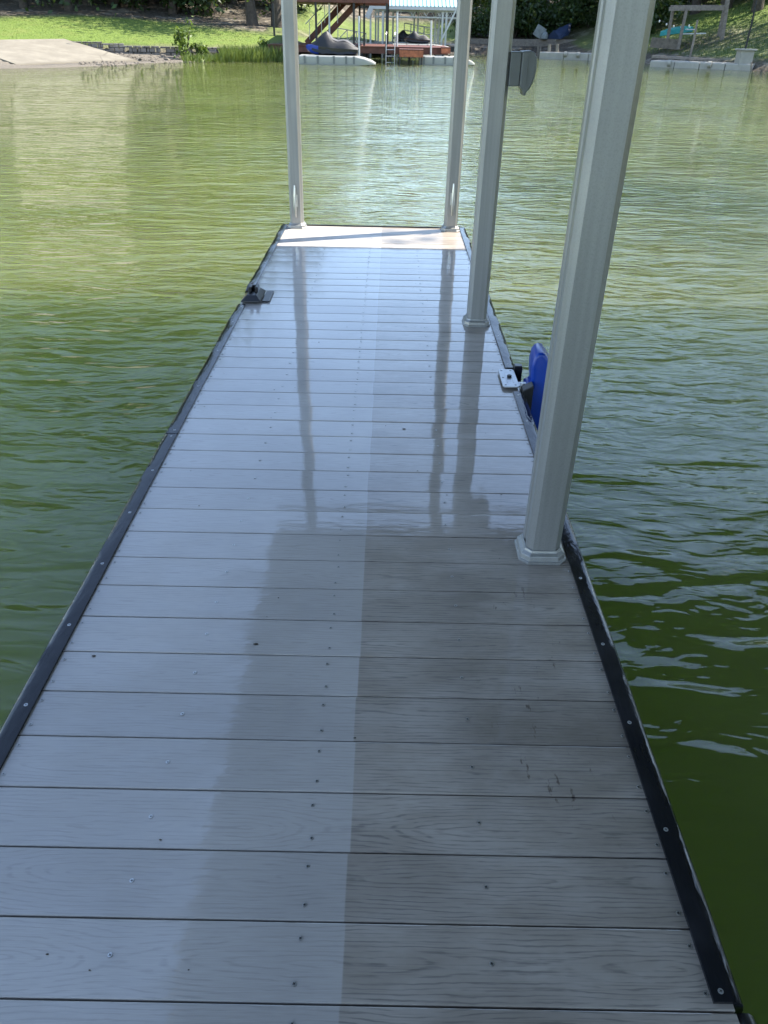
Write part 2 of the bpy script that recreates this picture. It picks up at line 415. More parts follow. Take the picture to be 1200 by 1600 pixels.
def ground_z(x, y):
    x = np.asarray(x, float); y = np.asarray(y, float)
    d = shore_dist(x, y)
    wy = np.interp(x, [w[0] for w in WALL], [w[1] for w in WALL])
    beach = np.clip(-.36 + .085 * d, -2.2, -.08)
    s = y - wy
    lawn = .40 + .105 * np.clip(s, 0, 14) + .16 * np.clip(s - 14, 0, 26)
    left = np.where(s > 0, np.where(x > -30, lawn, lawn), np.minimum(beach, .1))
    blend = np.clip((x + 6.5) / 3.0, 0, 1)
    base = np.clip(-.36 + .5 * d, -2.2, .15)
    mid = base + .17 * np.clip(d - 1.5, 0, 60)
    rt = np.clip((x - 13) / 5, 0, 1)
    slope_r = base + .30 * np.clip(d - 1.2, 0, 22)
    r = mid * (1 - rt) + slope_r * rt
    z = left * (1 - blend) + r * blend
    z = np.where(d < 0, np.minimum(z, -.36 + .3 * d), z)
    z = np.maximum(z, -2.2) + np.where(d > 3, .10 * smooth_noise(x, y, .5, 3) * np.clip((d - 3) / 6, 0, 1), 0)
    q = [(p.x, p.y) for p in RAMP]; ins = np.ones(x.shape, bool)
    for (ax, ay), (bx_, by) in zip(q, q[1:] + q[:1]): ins &= ((bx_ - ax) * (y - ay) - (by - ay) * (x - ax)) > -.12 * math.hypot(bx_ - ax, by - ay)
    z = np.where(ins, np.minimum(z, -.9 + .0 * x), z)
    return z
def gz(x, y): return float(ground_z(np.array([x]), np.array([y]))[0])

xs = np.unique(np.concatenate([np.linspace(-400, -40, 30), np.arange(-40, 44, .5), np.linspace(44, 400, 30)]))
ys = np.unique(np.concatenate([np.linspace(-200, 10, 40), np.arange(10, 90, .5), np.linspace(90, 700, 40)]))
XX, YY = np.meshgrid(xs, ys); ZZ = ground_z(XX, YY)
nx, ny = len(xs), len(ys)
me = bpy.data.meshes.new('ground')
verts = np.stack([XX, YY, ZZ], -1).reshape(-1, 3)
ii = np.arange(nx * ny).reshape(ny, nx)
faces = np.stack([ii[:-1, :-1], ii[:-1, 1:], ii[1:, 1:], ii[1:, :-1]], -1).reshape(-1, 4)
me.from_pydata(verts.tolist(), [], faces.tolist()); me.shade_smooth()
ground = bpy.data.objects.new('ground', me); col.objects.link(ground); me.materials.append(M['ground'])
tag(ground, kind='structure')
DD = shore_dist(XX, YY); wy = np.interp(XX, [w[0] for w in WALL], [w[1] for w in WALL]); S = YY - wy
nz = smooth_noise(XX, YY, .55, 11)
lawn = (XX < -2) * (S > 0) * np.clip((11 + 2.0 * nz - S - np.clip(XX + 14, 0, 30) * .75) / 2.0, 0, 1)
lawn = np.maximum(lawn, (XX < 6) * (XX > -8) * (DD > 2) * np.clip((DD - 2) / 2, 0, 1) * np.clip((12 - DD) / 3, 0, 1) * .8)
lawn = np.maximum(lawn, (XX > 14) * np.clip((DD - .8) / 1.0, 0, 1) * np.clip(.75 + nz, 0, 1) * np.clip((14 - DD) / 3, 0, 1))
grav = np.clip((1.6 - DD) / 1.2, 0, 1) * (XX < -3) + (S < 0) * (XX < -3) * (DD > 0)
ca = me.color_attributes.new('zone', 'FLOAT_COLOR', 'POINT')
cc = np.ones((nx * ny, 4), np.float32); cc[:, 0] = np.clip(lawn, 0, 1).ravel(); cc[:, 1] = 0; cc[:, 2] = np.clip(grav, 0, 1).ravel()
ca.data.foreach_set('color', cc.ravel())

wb = MB(); wb.add([(-420, -220, WATER), (420, -220, WATER), (420, 720, WATER), (-420, 720, WATER)], [(0, 1, 2, 3)])
tag(wb.build('lake_water', M['water']), kind='structure')

# ------------------------------------------------------------------ the covered dock
XL, XR, YN, YF = -.872, .618, -1.2, Y0 + PITCH * 42
dock = empty('covered_dock', 'grey composite plank dock in the foreground with metal posts and black edging', 'dock', (0, 0, 0))
m = MB(); b = .0022
k = -13
while Y0 + k * PITCH < YF - .01:
    y0 = Y0 + k * PITCH + GAP / 2; y1 = y0 + PITCH - GAP
    dz = random.uniform(-.0006, .0006); sl = random.uniform(-.0005, .0005)
    prof = [(y0, -.024), (y1, -.024), (y1, -b + dz), (y1 - b * .3, -b * .3 + dz), (y1 - b, dz + sl), (y0 + b, dz - sl), (y0 + b * .3, -b * .3 + dz), (y0, -b + dz)]
    j = random.uniform(-.002, .002)
    m.prism(prof, (XL + j, 0, 0), (0, 1, 0), (0, 0, 1), (XR - XL, 0, 0))
    k += 1
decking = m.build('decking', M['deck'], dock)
m = MB()
for x in (XL + .01, -.475, -.138, .211, XR - .05): m.bbox(x, x + .04, YN, YF - .02, -.17, -.026)
for y in (YF - .018, 4.2, 2.0, .2): m.bbox(XL + .012, XR - .012, y - .02, y + .016, -.169, -.028)
m.build('under_frame', M['joist'], dock)
m = MB()
for y in (-.2, 2.1, 4.4):
    m.bbox(-.80, .54, y, y + 2.05, -.52, -.175)
m.build('float', M['black'], dock, bevel=.03)

# deck screws: shallow dished heads with a cross recess
def screw_mesh(name, r, mat, parent, cross=True):
    s = MB(); n = 12
    rings = [[(math.cos(a) * q, math.sin(a) * q, h) for a in [2 * math.pi * i / n for i in range(n)]] for q, h in ((r * 1.0, 0), (r * .97, r * .16), (r * .62, r * .22), (r * .5, r * .2))]
    s.loft([[Vector(p) for p in rg] for rg in rings], caps=False)
    s.add([(0, 0, r * .2)] + rings[-1], [(0, 1 + i, 1 + (i + 1) % n) for i in range(n)])
    o = s.build(name, mat, parent, smooth=True)
    if cross:
        o.data.materials.append(M['black'])
        c = bmesh.new(); c.from_mesh(o.data)
        for ang in (0, math.pi / 2):
            ca_, sa_ = math.cos(ang + .4), math.sin(ang + .4); L = r * .55; w = r * .13; h = r * .26 + (0.00001 if ang else 0)
            vs = [c.verts.new((ca_ * a - sa_ * q, sa_ * a + ca_ * q, h)) for a, q in ((-L, -w), (L, -w), (L, w), (-L, w))]
            f = c.faces.new(vs); f.material_index = 1
        c.to_mesh(o.data); c.free()
    return o
deck_screws = []
for i in range(-3, 42):
    yb = Y0 + i * PITCH
    j = lambda s=.003: random.uniform(-s, s)
    deck_screws.append((-.475 + j(), yb + .073 + j(), 0)); deck_screws.append((.211 + j(), yb + .074 + j(), 1))
    for f_ in (.030, .111):
        deck_screws.append((-.137 + j(), yb + f_ + j(.002), 1)); deck_screws.append((.574 + j(.002), yb + f_ + j(.002), 1))
        deck_screws.append((-.826 + j(.002), yb + f_ + j(.002), 1))
vis = [s for s in deck_screws if s[1] > .6]; vis.sort(key=lambda s: s[1])
sc_a = screw_mesh('screw', .0046, M['steel'], decking); sc_b = screw_mesh('screw', .0046, M['dark_screw'], decking)
for n_, s in enumerate(vis[:98]):
    src = (sc_a, sc_b)[s[2]]
    o = src if n_ == 0 and False else src.copy()
    col.objects.link(o); o.parent = decking; o.location = (s[0], s[1], .0005); o.rotation_euler = (0, 0, random.uniform(0, 3))
for o in (sc_a, sc_b): bpy.data.objects.remove(o)
m = MB()
for s in vis[98:]:
    m.prism([(.0046 * math.cos(a), .0046 * math.sin(a)) for a in [math.pi * 2 * q / 8 for q in range(8)]], (s[0], s[1], 0), (1, 0, 0), (0, 1, 0), (0, 0, .0014))
tag(m.build('screws', M['dark_screw'], decking), kind='stuff')

# posts
def post_profile(h=.0525, c=.017):
    g_ = .004; e = .0016; w = .0035
    q = []
    # one quarter-turn of the extrusion: recessed chamfer, raised face, shallow centre groove on the side faces
    q += [(-h + c, -h + e), (-h + c, -h), (h - c, -h), (h - c, -h + e)]
    q += [(h - e, -h + c), (h, -h + c), (h, -.014), (h - g_, -.011), (h - g_, .011), (h, .014), (h, h - c), (h - e, h - c)]
    q += [(h - c, h - e), (h - c, h), (-h + c, h), (-h + c, h - e)]
    q += [(-h + e, h - c), (-h, h - c), (-h, .014), (-h + g_, .011), (-h + g_, -.011), (-h, -.014), (-h, -h + c), (-h + e, -h + c)]
    return q
def octo(h, c): return [(-h + c, -h), (h - c, -h), (h, -h + c), (h, h - c), (h - c, h), (-h + c, h), (-h, h - c), (-h, -h + c)]
ROOFZ = 3.12
def make_post(x, y, cleat=False, nm='post'):
    m = MB(); m.prism(post_profile(), (x, y, .002), (1, 0, 0), (0, 1, 0), (.012, 0, ROOFZ - .16))
    p = m.build('post', M['post'], dock, bevel=.0006, seg=1)
    m = MB()
    rings = []
    for h, c, z in ((.0745, .025, .001), (.0745, .025, .009), (.070, .024, .0105), (.068, .023, .026), (.058, .019, .034), (.056, .0185, .041), (.0530, .0173, .042)):
        rings.append([Vector((x + a, y + b_, z)) for a, b_ in octo(h, c)])
    m.loft(rings, caps=False)
    base = m.build('post_base', M['post'], p, bevel=.0008, seg=1)
    if cleat:
        zc = cleat; m = MB()
        yy = y - .0525
        m.tube([(x, yy - .028, zc - .12), (x, yy - .036, zc - .05), (x, yy - .036, zc + .05), (x, yy - .028, zc + .12)], [.006, .011, .011, .006], 8)
        m.bbox(x - .018, x + .018, yy - .006, yy + .001, zc - .045, zc + .045)
        m.bbox(x - .009, x + .009, yy - .036, yy - .004, zc - .035, zc - .012); m.bbox(x - .009, x + .009, yy - .036, yy - .004, zc + .012, zc + .035)
        m.build('cleat', M['steel'], p, smooth=True)
    return p
c1 = at(459, 314, 6.5).z; c2 = at(707, 312, 6.48).z
make_post(.501, 2.005); make_post(.500, 4.23)
make_post(.502, 6.555, c2); make_post(-.752, 6.560, c1)

# black vinyl edging, in lengths
def bumper(side, y0, y1, parent=dock, screws=()):
    """flange on the deck edge rolling over and down the side; slightly wavy where it has lifted"""
    s = -1 if side == 'L' else 1
    xi = -.838 if s < 0 else .583
    prof = [(0, .001), (0, .0075), (.010, .0085), (.030, .0090), (.044, .0070), (.052, -.001), (.057, -.020), (.057, -.060), (.053, -.085), (.040, -.098), (.036, -.098), (.036, .001)]
    m = MB(); rings = []; n = max(4, int((y1 - y0) / .035))
    ph = random.uniform(0, 6)
    for i in range(n + 1):
        y = y0 + (y1 - y0) * i / n
        w = .0008 * math.sin(y * 9 + ph) + .0005 * math.sin(y * 23 + ph * 2)
        amp = 2.2 if y > 3.4 else .8
        lift = .0014 * amp * max(0, math.sin(y * 13 + ph))
        rings.append([Vector((xi + s * (a + w * (a > .02) * amp), y, b_ + (lift * (a / .05) if b_ > 0 and a > 0 else 0))) for a, b_ in prof])
    m.loft(rings)
    o = m.build('edge_bumper', M['rubber'], parent, smooth=True)
    for ys_ in screws:
        c = bscrew.copy(); col.objects.link(c); c.parent = o; c.location = (xi + s * .017, ys_, .0086)
    return o
bscrew = screw_mesh('bumper_screw', .0050, M['alu'], None, True)
ly = [.98, 1.307, 1.60, 1.884, 2.175, 2.465, 2.745]
bumper('L', -1.2, 2.765, screws=ly)
bumper('L', 2.770, 4.47, screws=[2.80, 3.25, 3.7, 4.15, 4.42])
bumper('L', 4.78, 6.62, screws=[4.85, 5.4, 6.0, 6.55])
bumper('R', .665, 3.26, screws=[.682, .998, 1.288, 1.564, 1.857, 2.38, 2.66, 2.95, 3.22])
bumper('R', 3.55, 6.62, screws=[3.60, 4.0, 4.7, 5.3, 5.9, 6.55])
bpy.data.objects.remove(bscrew)
m = MB(); m.prism([(0, .001), (.0, .009), (-.03, .006), (-.05, -.02), (-.05, -.09), (-.03, -.1)][::-1], (XL - .01, YF - .012, 0), (0, -1, 0), (0, 0, 1), (XR - XL + .02, 0, 0))
m.build('end_bumper', M['rubber'], dock, bevel=.003)
m = MB(); m.tube([(XR + .012, .30, -.02), (XR + .016, .62, -.022), (XR + .02, .655, -.024)], [.022, .022, .016], 10)
m.build('frame_corner', M['black'], dock, smooth=True)

# the roof over dock and slip
RX0, RX1, RY0, RY1 = -1.10, 6.9, -4.0, 6.78
m = MB()
rib = []
x = RX0
while x < RX1 - .01:
    rib += [(x, .0), (x + .17, .0), (x + .18, .025), (x + .21, .025), (x + .22, .0)]; x += .23
rib = [(min(a, RX1), b_) for a, b_ in rib]
top = rib; bot = [(a, b_ - .004) for a, b_ in rib][::-1]
n = len(rib)
vs = [(a, RY0, ROOFZ + b_) for a, b_ in rib] + [(a, RY1, ROOFZ + b_) for a, b_ in rib]
m.add(vs, [(i, i + 1, n + i + 1, n + i) for i in range(n - 1)])
rf = m.build('roof', M['roof'], dock)
m = MB()
for x in (-.75, .49, 6.6): m.bbox(x - .04, x + .04, RY0 + .1, RY1 - .12, ROOFZ - .16, ROOFZ - .012)
for y in (6.56, 4.23, 2.0, -.3, -2.6): m.bbox(RX0 + .06, RX1 - .06, y - .03, y + .03, ROOFZ - .10, ROOFZ - .014)
m.build('roof_beams', M['post'], rf)
m = MB(); m.bbox(RX0 - .012, RX0 - .002, RY0, RY1, ROOFZ - .10, ROOFZ + .03); m.bbox(RX0, RX1, RY1 + .002, RY1 + .012, ROOFZ - .10, ROOFZ + .03)
m.build('fascia', M['post'], rf)

# outlet box on the third post
bx = at(818, 108, 4.23)
ob = empty('outlet_box', 'small grey weatherproof outlet box on the side of the middle right post', 'outlet box', (.553, 4.23, bx.z))
m = MB(); m.bbox(.002, .052, -.055, .055, -.070, .072); m.build('back_box', M['greybox'], ob, bevel=.004)
m = MB()
prof = []
for a, b_ in [(.054, -.072), (.054, .074), (.100, .077), (.112, .070), (.124, .045), (.127, .010), (.122, -.035), (.108, -.072), (.088, -.098), (.084, -.112), (.076, -.104), (.070, -.082)]: prof.append((a, b_))
m.prism(prof, (0, -.060, 0), (1, 0, 0), (0, 0, 1), (0, .12, 0)); m.build('cover', M['greybox'], ob, bevel=.006)
m = MB(); m.prism([(.086 + .006 * math.cos(a), .060 + .006 * math.sin(a)) for a in [i * math.pi / 5 for i in range(10)]], (0, -.0635, 0), (1, 0, 0), (0, 0, 1), (0, .005, 0)); m.bbox(.080, .084, -.064, -.059, -.06, .052); m.build('latch', M['greybox'], ob)

# black fitting on the left edge
fb = empty('mounting_bracket', 'low black plastic mounting bracket on the left edge of the plank dock', 'bracket', (-.81, 4.60, .0))
def ringrect(x0, x1, y0, y1, z): return [Vector((x0, y0, z)), Vector((x1, y0, z)), Vector((x1, y1, z)), Vector((x0, y1, z))]
m = MB()
m.loft([ringrect(-.058, .058, -.11, .12, .010), ringrect(-.058, .058, -.11, .12, .018), ringrect(-.026, .030, -.075, .09, .046)])
m.build('foot', M['black'], fb, bevel=.005)
m = MB(); m.bbox(.060, .105, -.07, .14, .0025, .010); m.build('base_plate', M['black'], fb, bevel=.003)
m = MB(); m.bbox(-.022, -.004, -.03, .04, .046, .080); m.bbox(.016, .034, -.03, .04, .046, .080); m.bbox(-.022, .034, .032, .05, .046, .074); m.build('socket', M['black'], fb, bevel=.004)
m = MB(); m.tube([(-.045, .03, .034), (-.042, .07, .046), (-.038, .12, .052), (-.03, .18, .046)], [.008, .010, .009, .006], 8); m.build('hook', M['black'], fb, smooth=True)
for a, b_ in ((-.044, -.098), (.044, -.098), (.044, .105)):
    m = MB(); m.prism([(a + .006 * math.cos(t), b_ + .006 * math.sin(t)) for t in [i * math.pi / 5 for i in range(10)]], (0, 0, .018), (1, 0, 0), (0, 1, 0), (0, 0, .004)); m.build('bolt', M['alu'], fb)

# aluminium plate over the right edge
hp = empty('hinge_plate', 'perforated bare aluminium plate bolted over the right edge of the dock', 'plate', (.578, 3.40, 0))
def rrect(hx, hy, r, n=4):
    return [(sx * (hx - r) + r * math.cos(a0 + math.pi / 2 * i / n), sy * (hy - r) + r * math.sin(a0 + math.pi / 2 * i / n)) for sx, sy, a0 in ((1, 1, 0), (-1, 1, math.pi / 2), (-1, -1, math.pi), (1, -1, 1.5 * math.pi)) for i in range(n + 1)]
def disc(a, b_, r, n=10): return [(a + r * math.cos(t), b_ + r * math.sin(t)) for t in [i * 2 * math.pi / n for i in range(n)]]
m = MB(); m.prism(rrect(.038, .108, .016), (0, 0, .0105), (1, 0, 0), (0, 1, 0), (0, 0, .0065)); m.build('plate', M['alu'], hp, bevel=.0012)
for a, b_ in ((-.024, -.086), (.022, -.086), (-.024, .086), (.020, .090), (-.026, .0)):
    m = MB(); m.prism(disc(a, b_, .0055), (0, 0, .0168), (1, 0, 0), (0, 1, 0), (0, 0, .0006)); m.build('hole', M['black'], hp)
m = MB(); m.prism(disc(.004, .008, .011, 12), (0, 0, .017), (1, 0, 0), (0, 1, 0), (0, 0, .010)); m.build('bolt', M['darkmetal'], hp, bevel=.002)
m = MB(); m.bbox(-.014, -.011, -.06, .055, .017, .0185); m.bbox(.015, .018, -.06, .055, .017, .0185); m.build('rib', M['alu'], hp)

# blue fender hung outboard on a black bracket
fe = empty('boat_fender', 'upright blue plastic boat fender on a black bracket beside the near post', 'fender', (.74, 3.4, 0))
yf = 3.30
face = [at(*q, yf) for q in [(831, 607), (830, 593), (831, 574), (835, 560), (840, 554), (846, 551), (852, 554), (860, 566), (869, 582)]]
prof = [(p.x - .74, p.z) for p in face] + [(.10, -.02), (.10, -.52), (-.03, -.52), (-.055, -.30), (-.085, -.10), (-.095, .0)]
m = MB(); m.prism(prof, (0, yf - 3.4, 0), (1, 0, 0), (0, 0, 1), at(841, 533, 3.46) - at(846, 551, 3.3)); m.build('pad', M['blue'], fe, bevel=.022, seg=4, smooth=True)
m = MB(); m.prism([(-.118, .02), (-.07, .045), (-.066, -.20), (-.118, -.16)], (0, -.16, 0), (1, 0, 0), (0, 0, 1), (0, .06, 0))
m.build('bracket', M['black'], fe, bevel=.004)
m = MB(); m.bbox(-.122, -.082, .10, .14, -.06, .035); m.build('bracket', M['black'], fe, bevel=.004)
m = MB(); m.bar((-.125, -.03, -.004), (-.08, -.03, -.004), .05, .006); m.build('strap', M['alu'], fe)
m = MB(); m.tube([(-.112, -.09, -.05), (-.108, -.09, .03)], .012, 10); m.build('hinge_pin', M['alu'], fe, smooth=True)
m = MB(); m.tube([(-.10, -.13, -.10), (-.098, -.30, -.16), (-.095, -.55, -.2)], .006, 6); m.build('cable', M['rubber'], fe, smooth=True)

# ------------------------------------------------------------------ far shore, left: ramp, wall, bank
A, B, C, D = RAMP
m = MB(); n_ = 12; top = []
for i in range(n_ + 1):
    for k in range(n_ + 1):
        p = A.lerp(B, k / n_).lerp(D.lerp(C, k / n_), i / n_); top.append(p)
w_ = n_ + 1; N_ = len(top)
m.add(top + [p - Vector((0, 0, .8)) for p in top],
      [(i * w_ + k, i * w_ + k + 1, (i + 1) * w_ + k + 1, (i + 1) * w_ + k) for i in range(n_) for k in range(n_)]
      + [(k, k + 1, N_ + k + 1, N_ + k) for k in range(n_)] + [(n_ * w_ + k, n_ * w_ + k + 1, N_ + n_ * w_ + k + 1, N_ + n_ * w_ + k) for k in range(n_)]
      + [(k * w_, (k + 1) * w_, N_ + (k + 1) * w_, N_ + k * w_) for k in range(n_)] + [(k * w_ + n_, (k + 1) * w_ + n_, N_ + (k + 1) * w_ + n_, N_ + k * w_ + n_) for k in range(n_)])
tag(m.build('boat_ramp', M['ramp']), kind='structure')
rb = M['concrete']
wt = [at(112, 63.5, 46.0), at(160, 66, 46.6), at(194, 69, 47.0)]
wt2 = [at(194, 71, 47.0), at(250, 72, 47.4), at(300, 73.5, 47.8), at(345, 74, 48.6), at(392, 75, 49.6), at(440, 76, 51.0)]
wall = empty('retaining_wall', 'low grey stone block retaining wall between the lawn and the shore', 'retaining wall', (wt2[0].x, wt2[0].y, 0))
def wall_run(pts, name):
    m = MB()
    for a, b_ in zip(pts[:-1], pts[1:]):
        d = (b_ - a); L = math.hypot(d.x, d.y); n_ = max(1, int(L / .42)); nrm = Vector((d.y, -d.x, 0)).normalized()
        top = (a.z + b_.z) / 2; rows = 4
        for r_ in range(rows):
            h = .19 if r_ else .09
            zt = top - (0 if r_ == 0 else .09 + (r_ - 1) * .19)
            for q in range(n_):
                t0 = q / n_; t1 = (q + 1) / n_ - .03; off = (.5 / n_ if r_ % 2 else 0)
                p = a.lerp(b_, min(1, t0 + off)); q_ = a.lerp(b_, min(1, t1 + off))
                o_ = nrm * random.uniform(-.02, .03) + nrm * (.03 if r_ == 0 else 0)
                m.bar(Vector((p.x, p.y, zt - h / 2)) + o_ - wall.location, Vector((q_.x, q_.y, zt - h / 2)) + o_ - wall.location, .3, h - .012)
    return m.build(name, M['block'], wall)
wall_run(wt, 'upper_course'); wall_run(wt2, 'lower_course')
# shore stones
m = MB()
for _ in range(900):
    px = random.uniform(120, 440); p = on(px, 97 - random.random() ** 1.2 * 9, -.2)
    x, y = p.x, p.y; r_ = random.uniform(.025, .11) * random.uniform(.5, 1.2) * (1.6 if random.random() < .06 else 1)
    z = gz(x, y)
    if z < -.6 or z > .1 or y > np.interp(x, [w[0] for w in WALL], [w[1] for w in WALL]) - .5: continue
    rings = []
    for q in range(4):
        a = math.pi * (q + .3) / 4.6
        rings.append([Vector((x + r_ * math.sin(a) * math.cos(t) * random.uniform(.8, 1.2), y + r_ * math.sin(a) * math.sin(t) * random.uniform(.8, 1.2), z + r_ * .6 * math.cos(a))) for t in [i * math.pi / 3 for i in range(6)]])
    m.loft(rings)
tag(m.build('shore_stones', M['rock']), 'pale broken stones and gravel at the waterline below the block wall', 'stones', kind='stuff')

# ---- vegetation
def leaf_cloud(m, n, c, rad, size, shell=.35, flat=1.0, clumps=0, seed=0):
    r = np.random.default_rng(seed)
    cen = None
    if clumps:
        cen = r.normal(size=(clumps, 3)); cen /= np.linalg.norm(cen, axis=1)[:, None]; cen *= (shell + (1 - shell) * r.random((clumps, 1)) ** .5) * .85
    for i in range(n):
        if cen is not None:
            k = r.integers(clumps); p = cen[k] + r.normal(size=3) * (.13 + .08 * (k % 3))
        else:
            p = r.normal(size=3); p /= np.linalg.norm(p); p *= (shell + (1 - shell) * r.random())
        p = Vector((c[0] + p[0] * rad[0], c[1] + p[1] * rad[1], c[2] + p[2] * rad[2]))
        a = Vector(r.normal(size=3)); a.normalize(); b_ = a.cross(Vector(r.normal(size=3))); b_.normalize()
        s_ = size * (.6 + .8 * r.random()); a = a * s_; b_ = b_ * s_ * .55
        m.add([p - a, p - b_ * .9 + a * .1, p + a, p + b_ * .9 + a * .1], [(0, 1, 2, 3)])
def tree(h, crown_r, crown_z, trunk_r, mat, seed, name='tree', leaves=3600, lsz=.16, low=False):
    rd = random.Random(seed)
    t = bpy.data.objects.new(name, None); col.objects.link(t)
    m = MB(); bend = [(0, 0, -.5)]; x = y = 0
    for q in range(1, 8): x += rd.uniform(-.16, .16); y += rd.uniform(-.16, .16); bend.append((x, y, h * .85 * q / 7))
    m.tube(bend, [trunk_r * (1.45 if q == 0 else 1 - .8 * q / 7) for q in range(8)], 9)
    for q in range(9):
        i = rd.randint(2, 6); p = Vector(bend[i]); a = rd.uniform(0, 6.28); L = crown_r * rd.uniform(.6, 1.0)
        e = p + Vector((math.cos(a) * L, math.sin(a) * L, rd.uniform(.1, .5) * L)); mid = p.lerp(e, .5) + Vector((0, 0, .15 * L))
        m.tube([p, mid, e], [trunk_r * .35, trunk_r * .22, trunk_r * .06], 6)
    m.build('trunk', M['bark'], t, smooth=True)
    m = MB()
    leaf_cloud(m, leaves, (x, y, crown_z), (crown_r, crown_r, (h - crown_z)), lsz, .35, clumps=int(26 + crown_r * 4), seed=seed)
    m.build('crown', mat, t)
    return t
def shrub(r_, h, mat, seed, n=900, lsz=.10, name='shrub', clumps=12):
    t = bpy.data.objects.new(name, None); col.objects.link(t); rd = random.Random(seed)
    m = MB(); leaf_cloud(m, n, (0, 0, h * .5), (r_, r_, h * .52), lsz, .2, clumps=clumps, seed=seed); m.build('foliage', mat, t)
    m = MB()
    for q in range(6):
        a = rd.uniform(0, 6.28); m.tube([(0, 0, -.1), (math.cos(a) * r_ * .3, math.sin(a) * r_ * .3, h * .4), (math.cos(a) * r_ * .6, math.sin(a) * r_ * .6, h * .8)], [.03, .02, .008], 5)
    m.build('stem', M['bark'], t)
    return t
def place(src, x, y, s=1.0, rz=None, z=None, used={}):
    key = src.name
    o = src if key not in used else copy_tree(src)
    used[key] = 1
    o.location = (x, y, gz(x, y) if z is None else z); o.scale = (s, s, s * random.uniform(.92, 1.08)); o.rotation_euler = (0, 0, random.uniform(0, 6.28) if rz is None else rz)
    return o

# trees: crowns start above the frame, trunks and hanging boughs show
T = [tree(13, 5.2, 7.6, .30, M['leaf_dark'], 1), tree(11, 4.4, 6.4, .24, M['leaf_mid'], 2), tree(15, 5.6, 8.8, .34, M['leaf_dark'], 3), tree(9, 3.8, 4.6, .2, M['leaf_dark'], 4)]
tree_spots = []
def sp(px, Y, k, s=1.0): p = at(px, 30, Y); tree_spots.append((p.x, p.y, k, s))
for px, Y, k, s in [(395, 57.5, 0, 1.0), (433, 58, 2, .95), (240, 64, 1, 1), (203, 66, 0, 1), (140, 60, 3, 1), (90, 62, 2, 1), (30, 61, 0, 1), (-60, 58, 2, 1), (-150, 54, 0, 1.1),
                    (295, 74, 2, 1.45), (345, 74, 0, 1), (60, 74, 2, 1.75), (170, 78, 2, 1.8), (-40, 72, 2, 1.7), (115, 70, 0, 1.75), (225, 74, 0, 1.75), (5, 84, 2, 1.9), (-120, 66, 2, 1.6), (-250, 60, 2, 1.5), (-330, 48, 0, 1), (-480, 50, 2, 1.1), (480, 80, 1, .7), (520, 90, 3, .7), (265, 82, 0, 1.1),
                    (545, 98, 3, .62), (580, 99, 3, .55), (620, 100, 3, .6), (660, 96, 3, .55), (700, 92, 3, .6), (740, 86, 3, .6), (775, 84, 3, .75), (815, 80, 3, .9), (850, 80, 0, 1.0), (888, 77, 2, .9), (925, 78, 0, 1.0),
                    (960, 74, 2, 1.0), (1000, 70, 0, 1.0), (1040, 72, 2, 1.0), (1085, 68, 0, 1), (1130, 66, 2, 1), (1180, 62, 0, 1), (1240, 58, 2, 1), (1300, 56, 0, 1.1), (1400, 52, 2, 1.1), (1500, 46, 0, 1),
                    (330, 61, 0, .95), (270, 60.5, 1, 1.0), (180, 61.5, 2, .9), (110, 57.5, 3, 1.1), (40, 57, 1, .9), (10, 66, 0, 1), (365, 66, 2, .9), (460, 66, 3, .9), (1130, 78, 2, 1.2), (1010, 84, 2, 1.2), (900, 90, 2, 1.1), (820, 95, 0, 1.1)]: sp(px, Y, k, s)
trees = []
for x, y, k, s in tree_spots: trees.append((place(T[k], x, y, s), x, y, k))
ORD = ['leftmost', 'second', 'third', 'fourth', 'fifth', 'sixth', 'seventh', 'eighth', 'ninth', 'tenth', 'eleventh', 'twelfth', 'thirteenth', 'fourteenth', 'fifteenth', 'sixteenth']
ZONES = [(-9999, 'left of the lawn'), (60, 'above the boat ramp'), (190, 'above the block wall'), (340, 'by the lone thick trunk'), (450, 'behind the red stairs'),
         (570, 'behind the pale blue roof'), (722, 'right of the boathouse'), (835, 'above the cream float'), (955, 'behind the canoe'), (1075, 'behind the swing frame'), (1145, 'beyond the tan pillar')]
def zone(x, y):
    px = 600 + 1419 * x / y; z_ = ZONES[0][1]
    for a_, b2 in ZONES:
        if px >= a_: z_ = b2
    return z_
def label_all(items, kinds, cat, grp):
    buck = {}
    for o, x, y, k in items: buck.setdefault((k, zone(x, y)), []).append((x / y, o))
    for (k, z_), lst in buck.items():
        lst.sort(key=lambda t: t[0])
        for n_, (_, o) in enumerate(lst):
            pre = '' if len(lst) == 1 else ORD[n_] + ' of the '
            o['label'] = pre + kinds[k] + ('s ' if len(lst) > 1 else ' ') + z_
            o['category'] = cat; o['group'] = grp; o.name = cat
label_all(trees, ['tall dark leafy tree', 'lighter green broad tree', 'tallest dark crowned tree', 'small low dark tree'], 'tree', 'trees of the shaded wood on the far bank')
# two big oaks close by on the right bank, outside the frame: they shade the water there
for i, (x, y, k, s) in enumerate([(13.2, 13.2, 2, .92), (14.2, 1.5, 0, 1.15), (14.4, 7.0, 2, .92)]):
    o = copy_tree(T[k]); o.location = (x, y, gz(x, y)); o.scale = (s, s, s); o.name = 'tree'
    o['label'] = ['large tree on the near right bank, farther along the shore', 'large tree on the near right bank, closest to the dock', 'tree on the near right bank, standing between the other two'][i]; o['category'] = 'tree'; 
    if 'group' in o: del o['group']

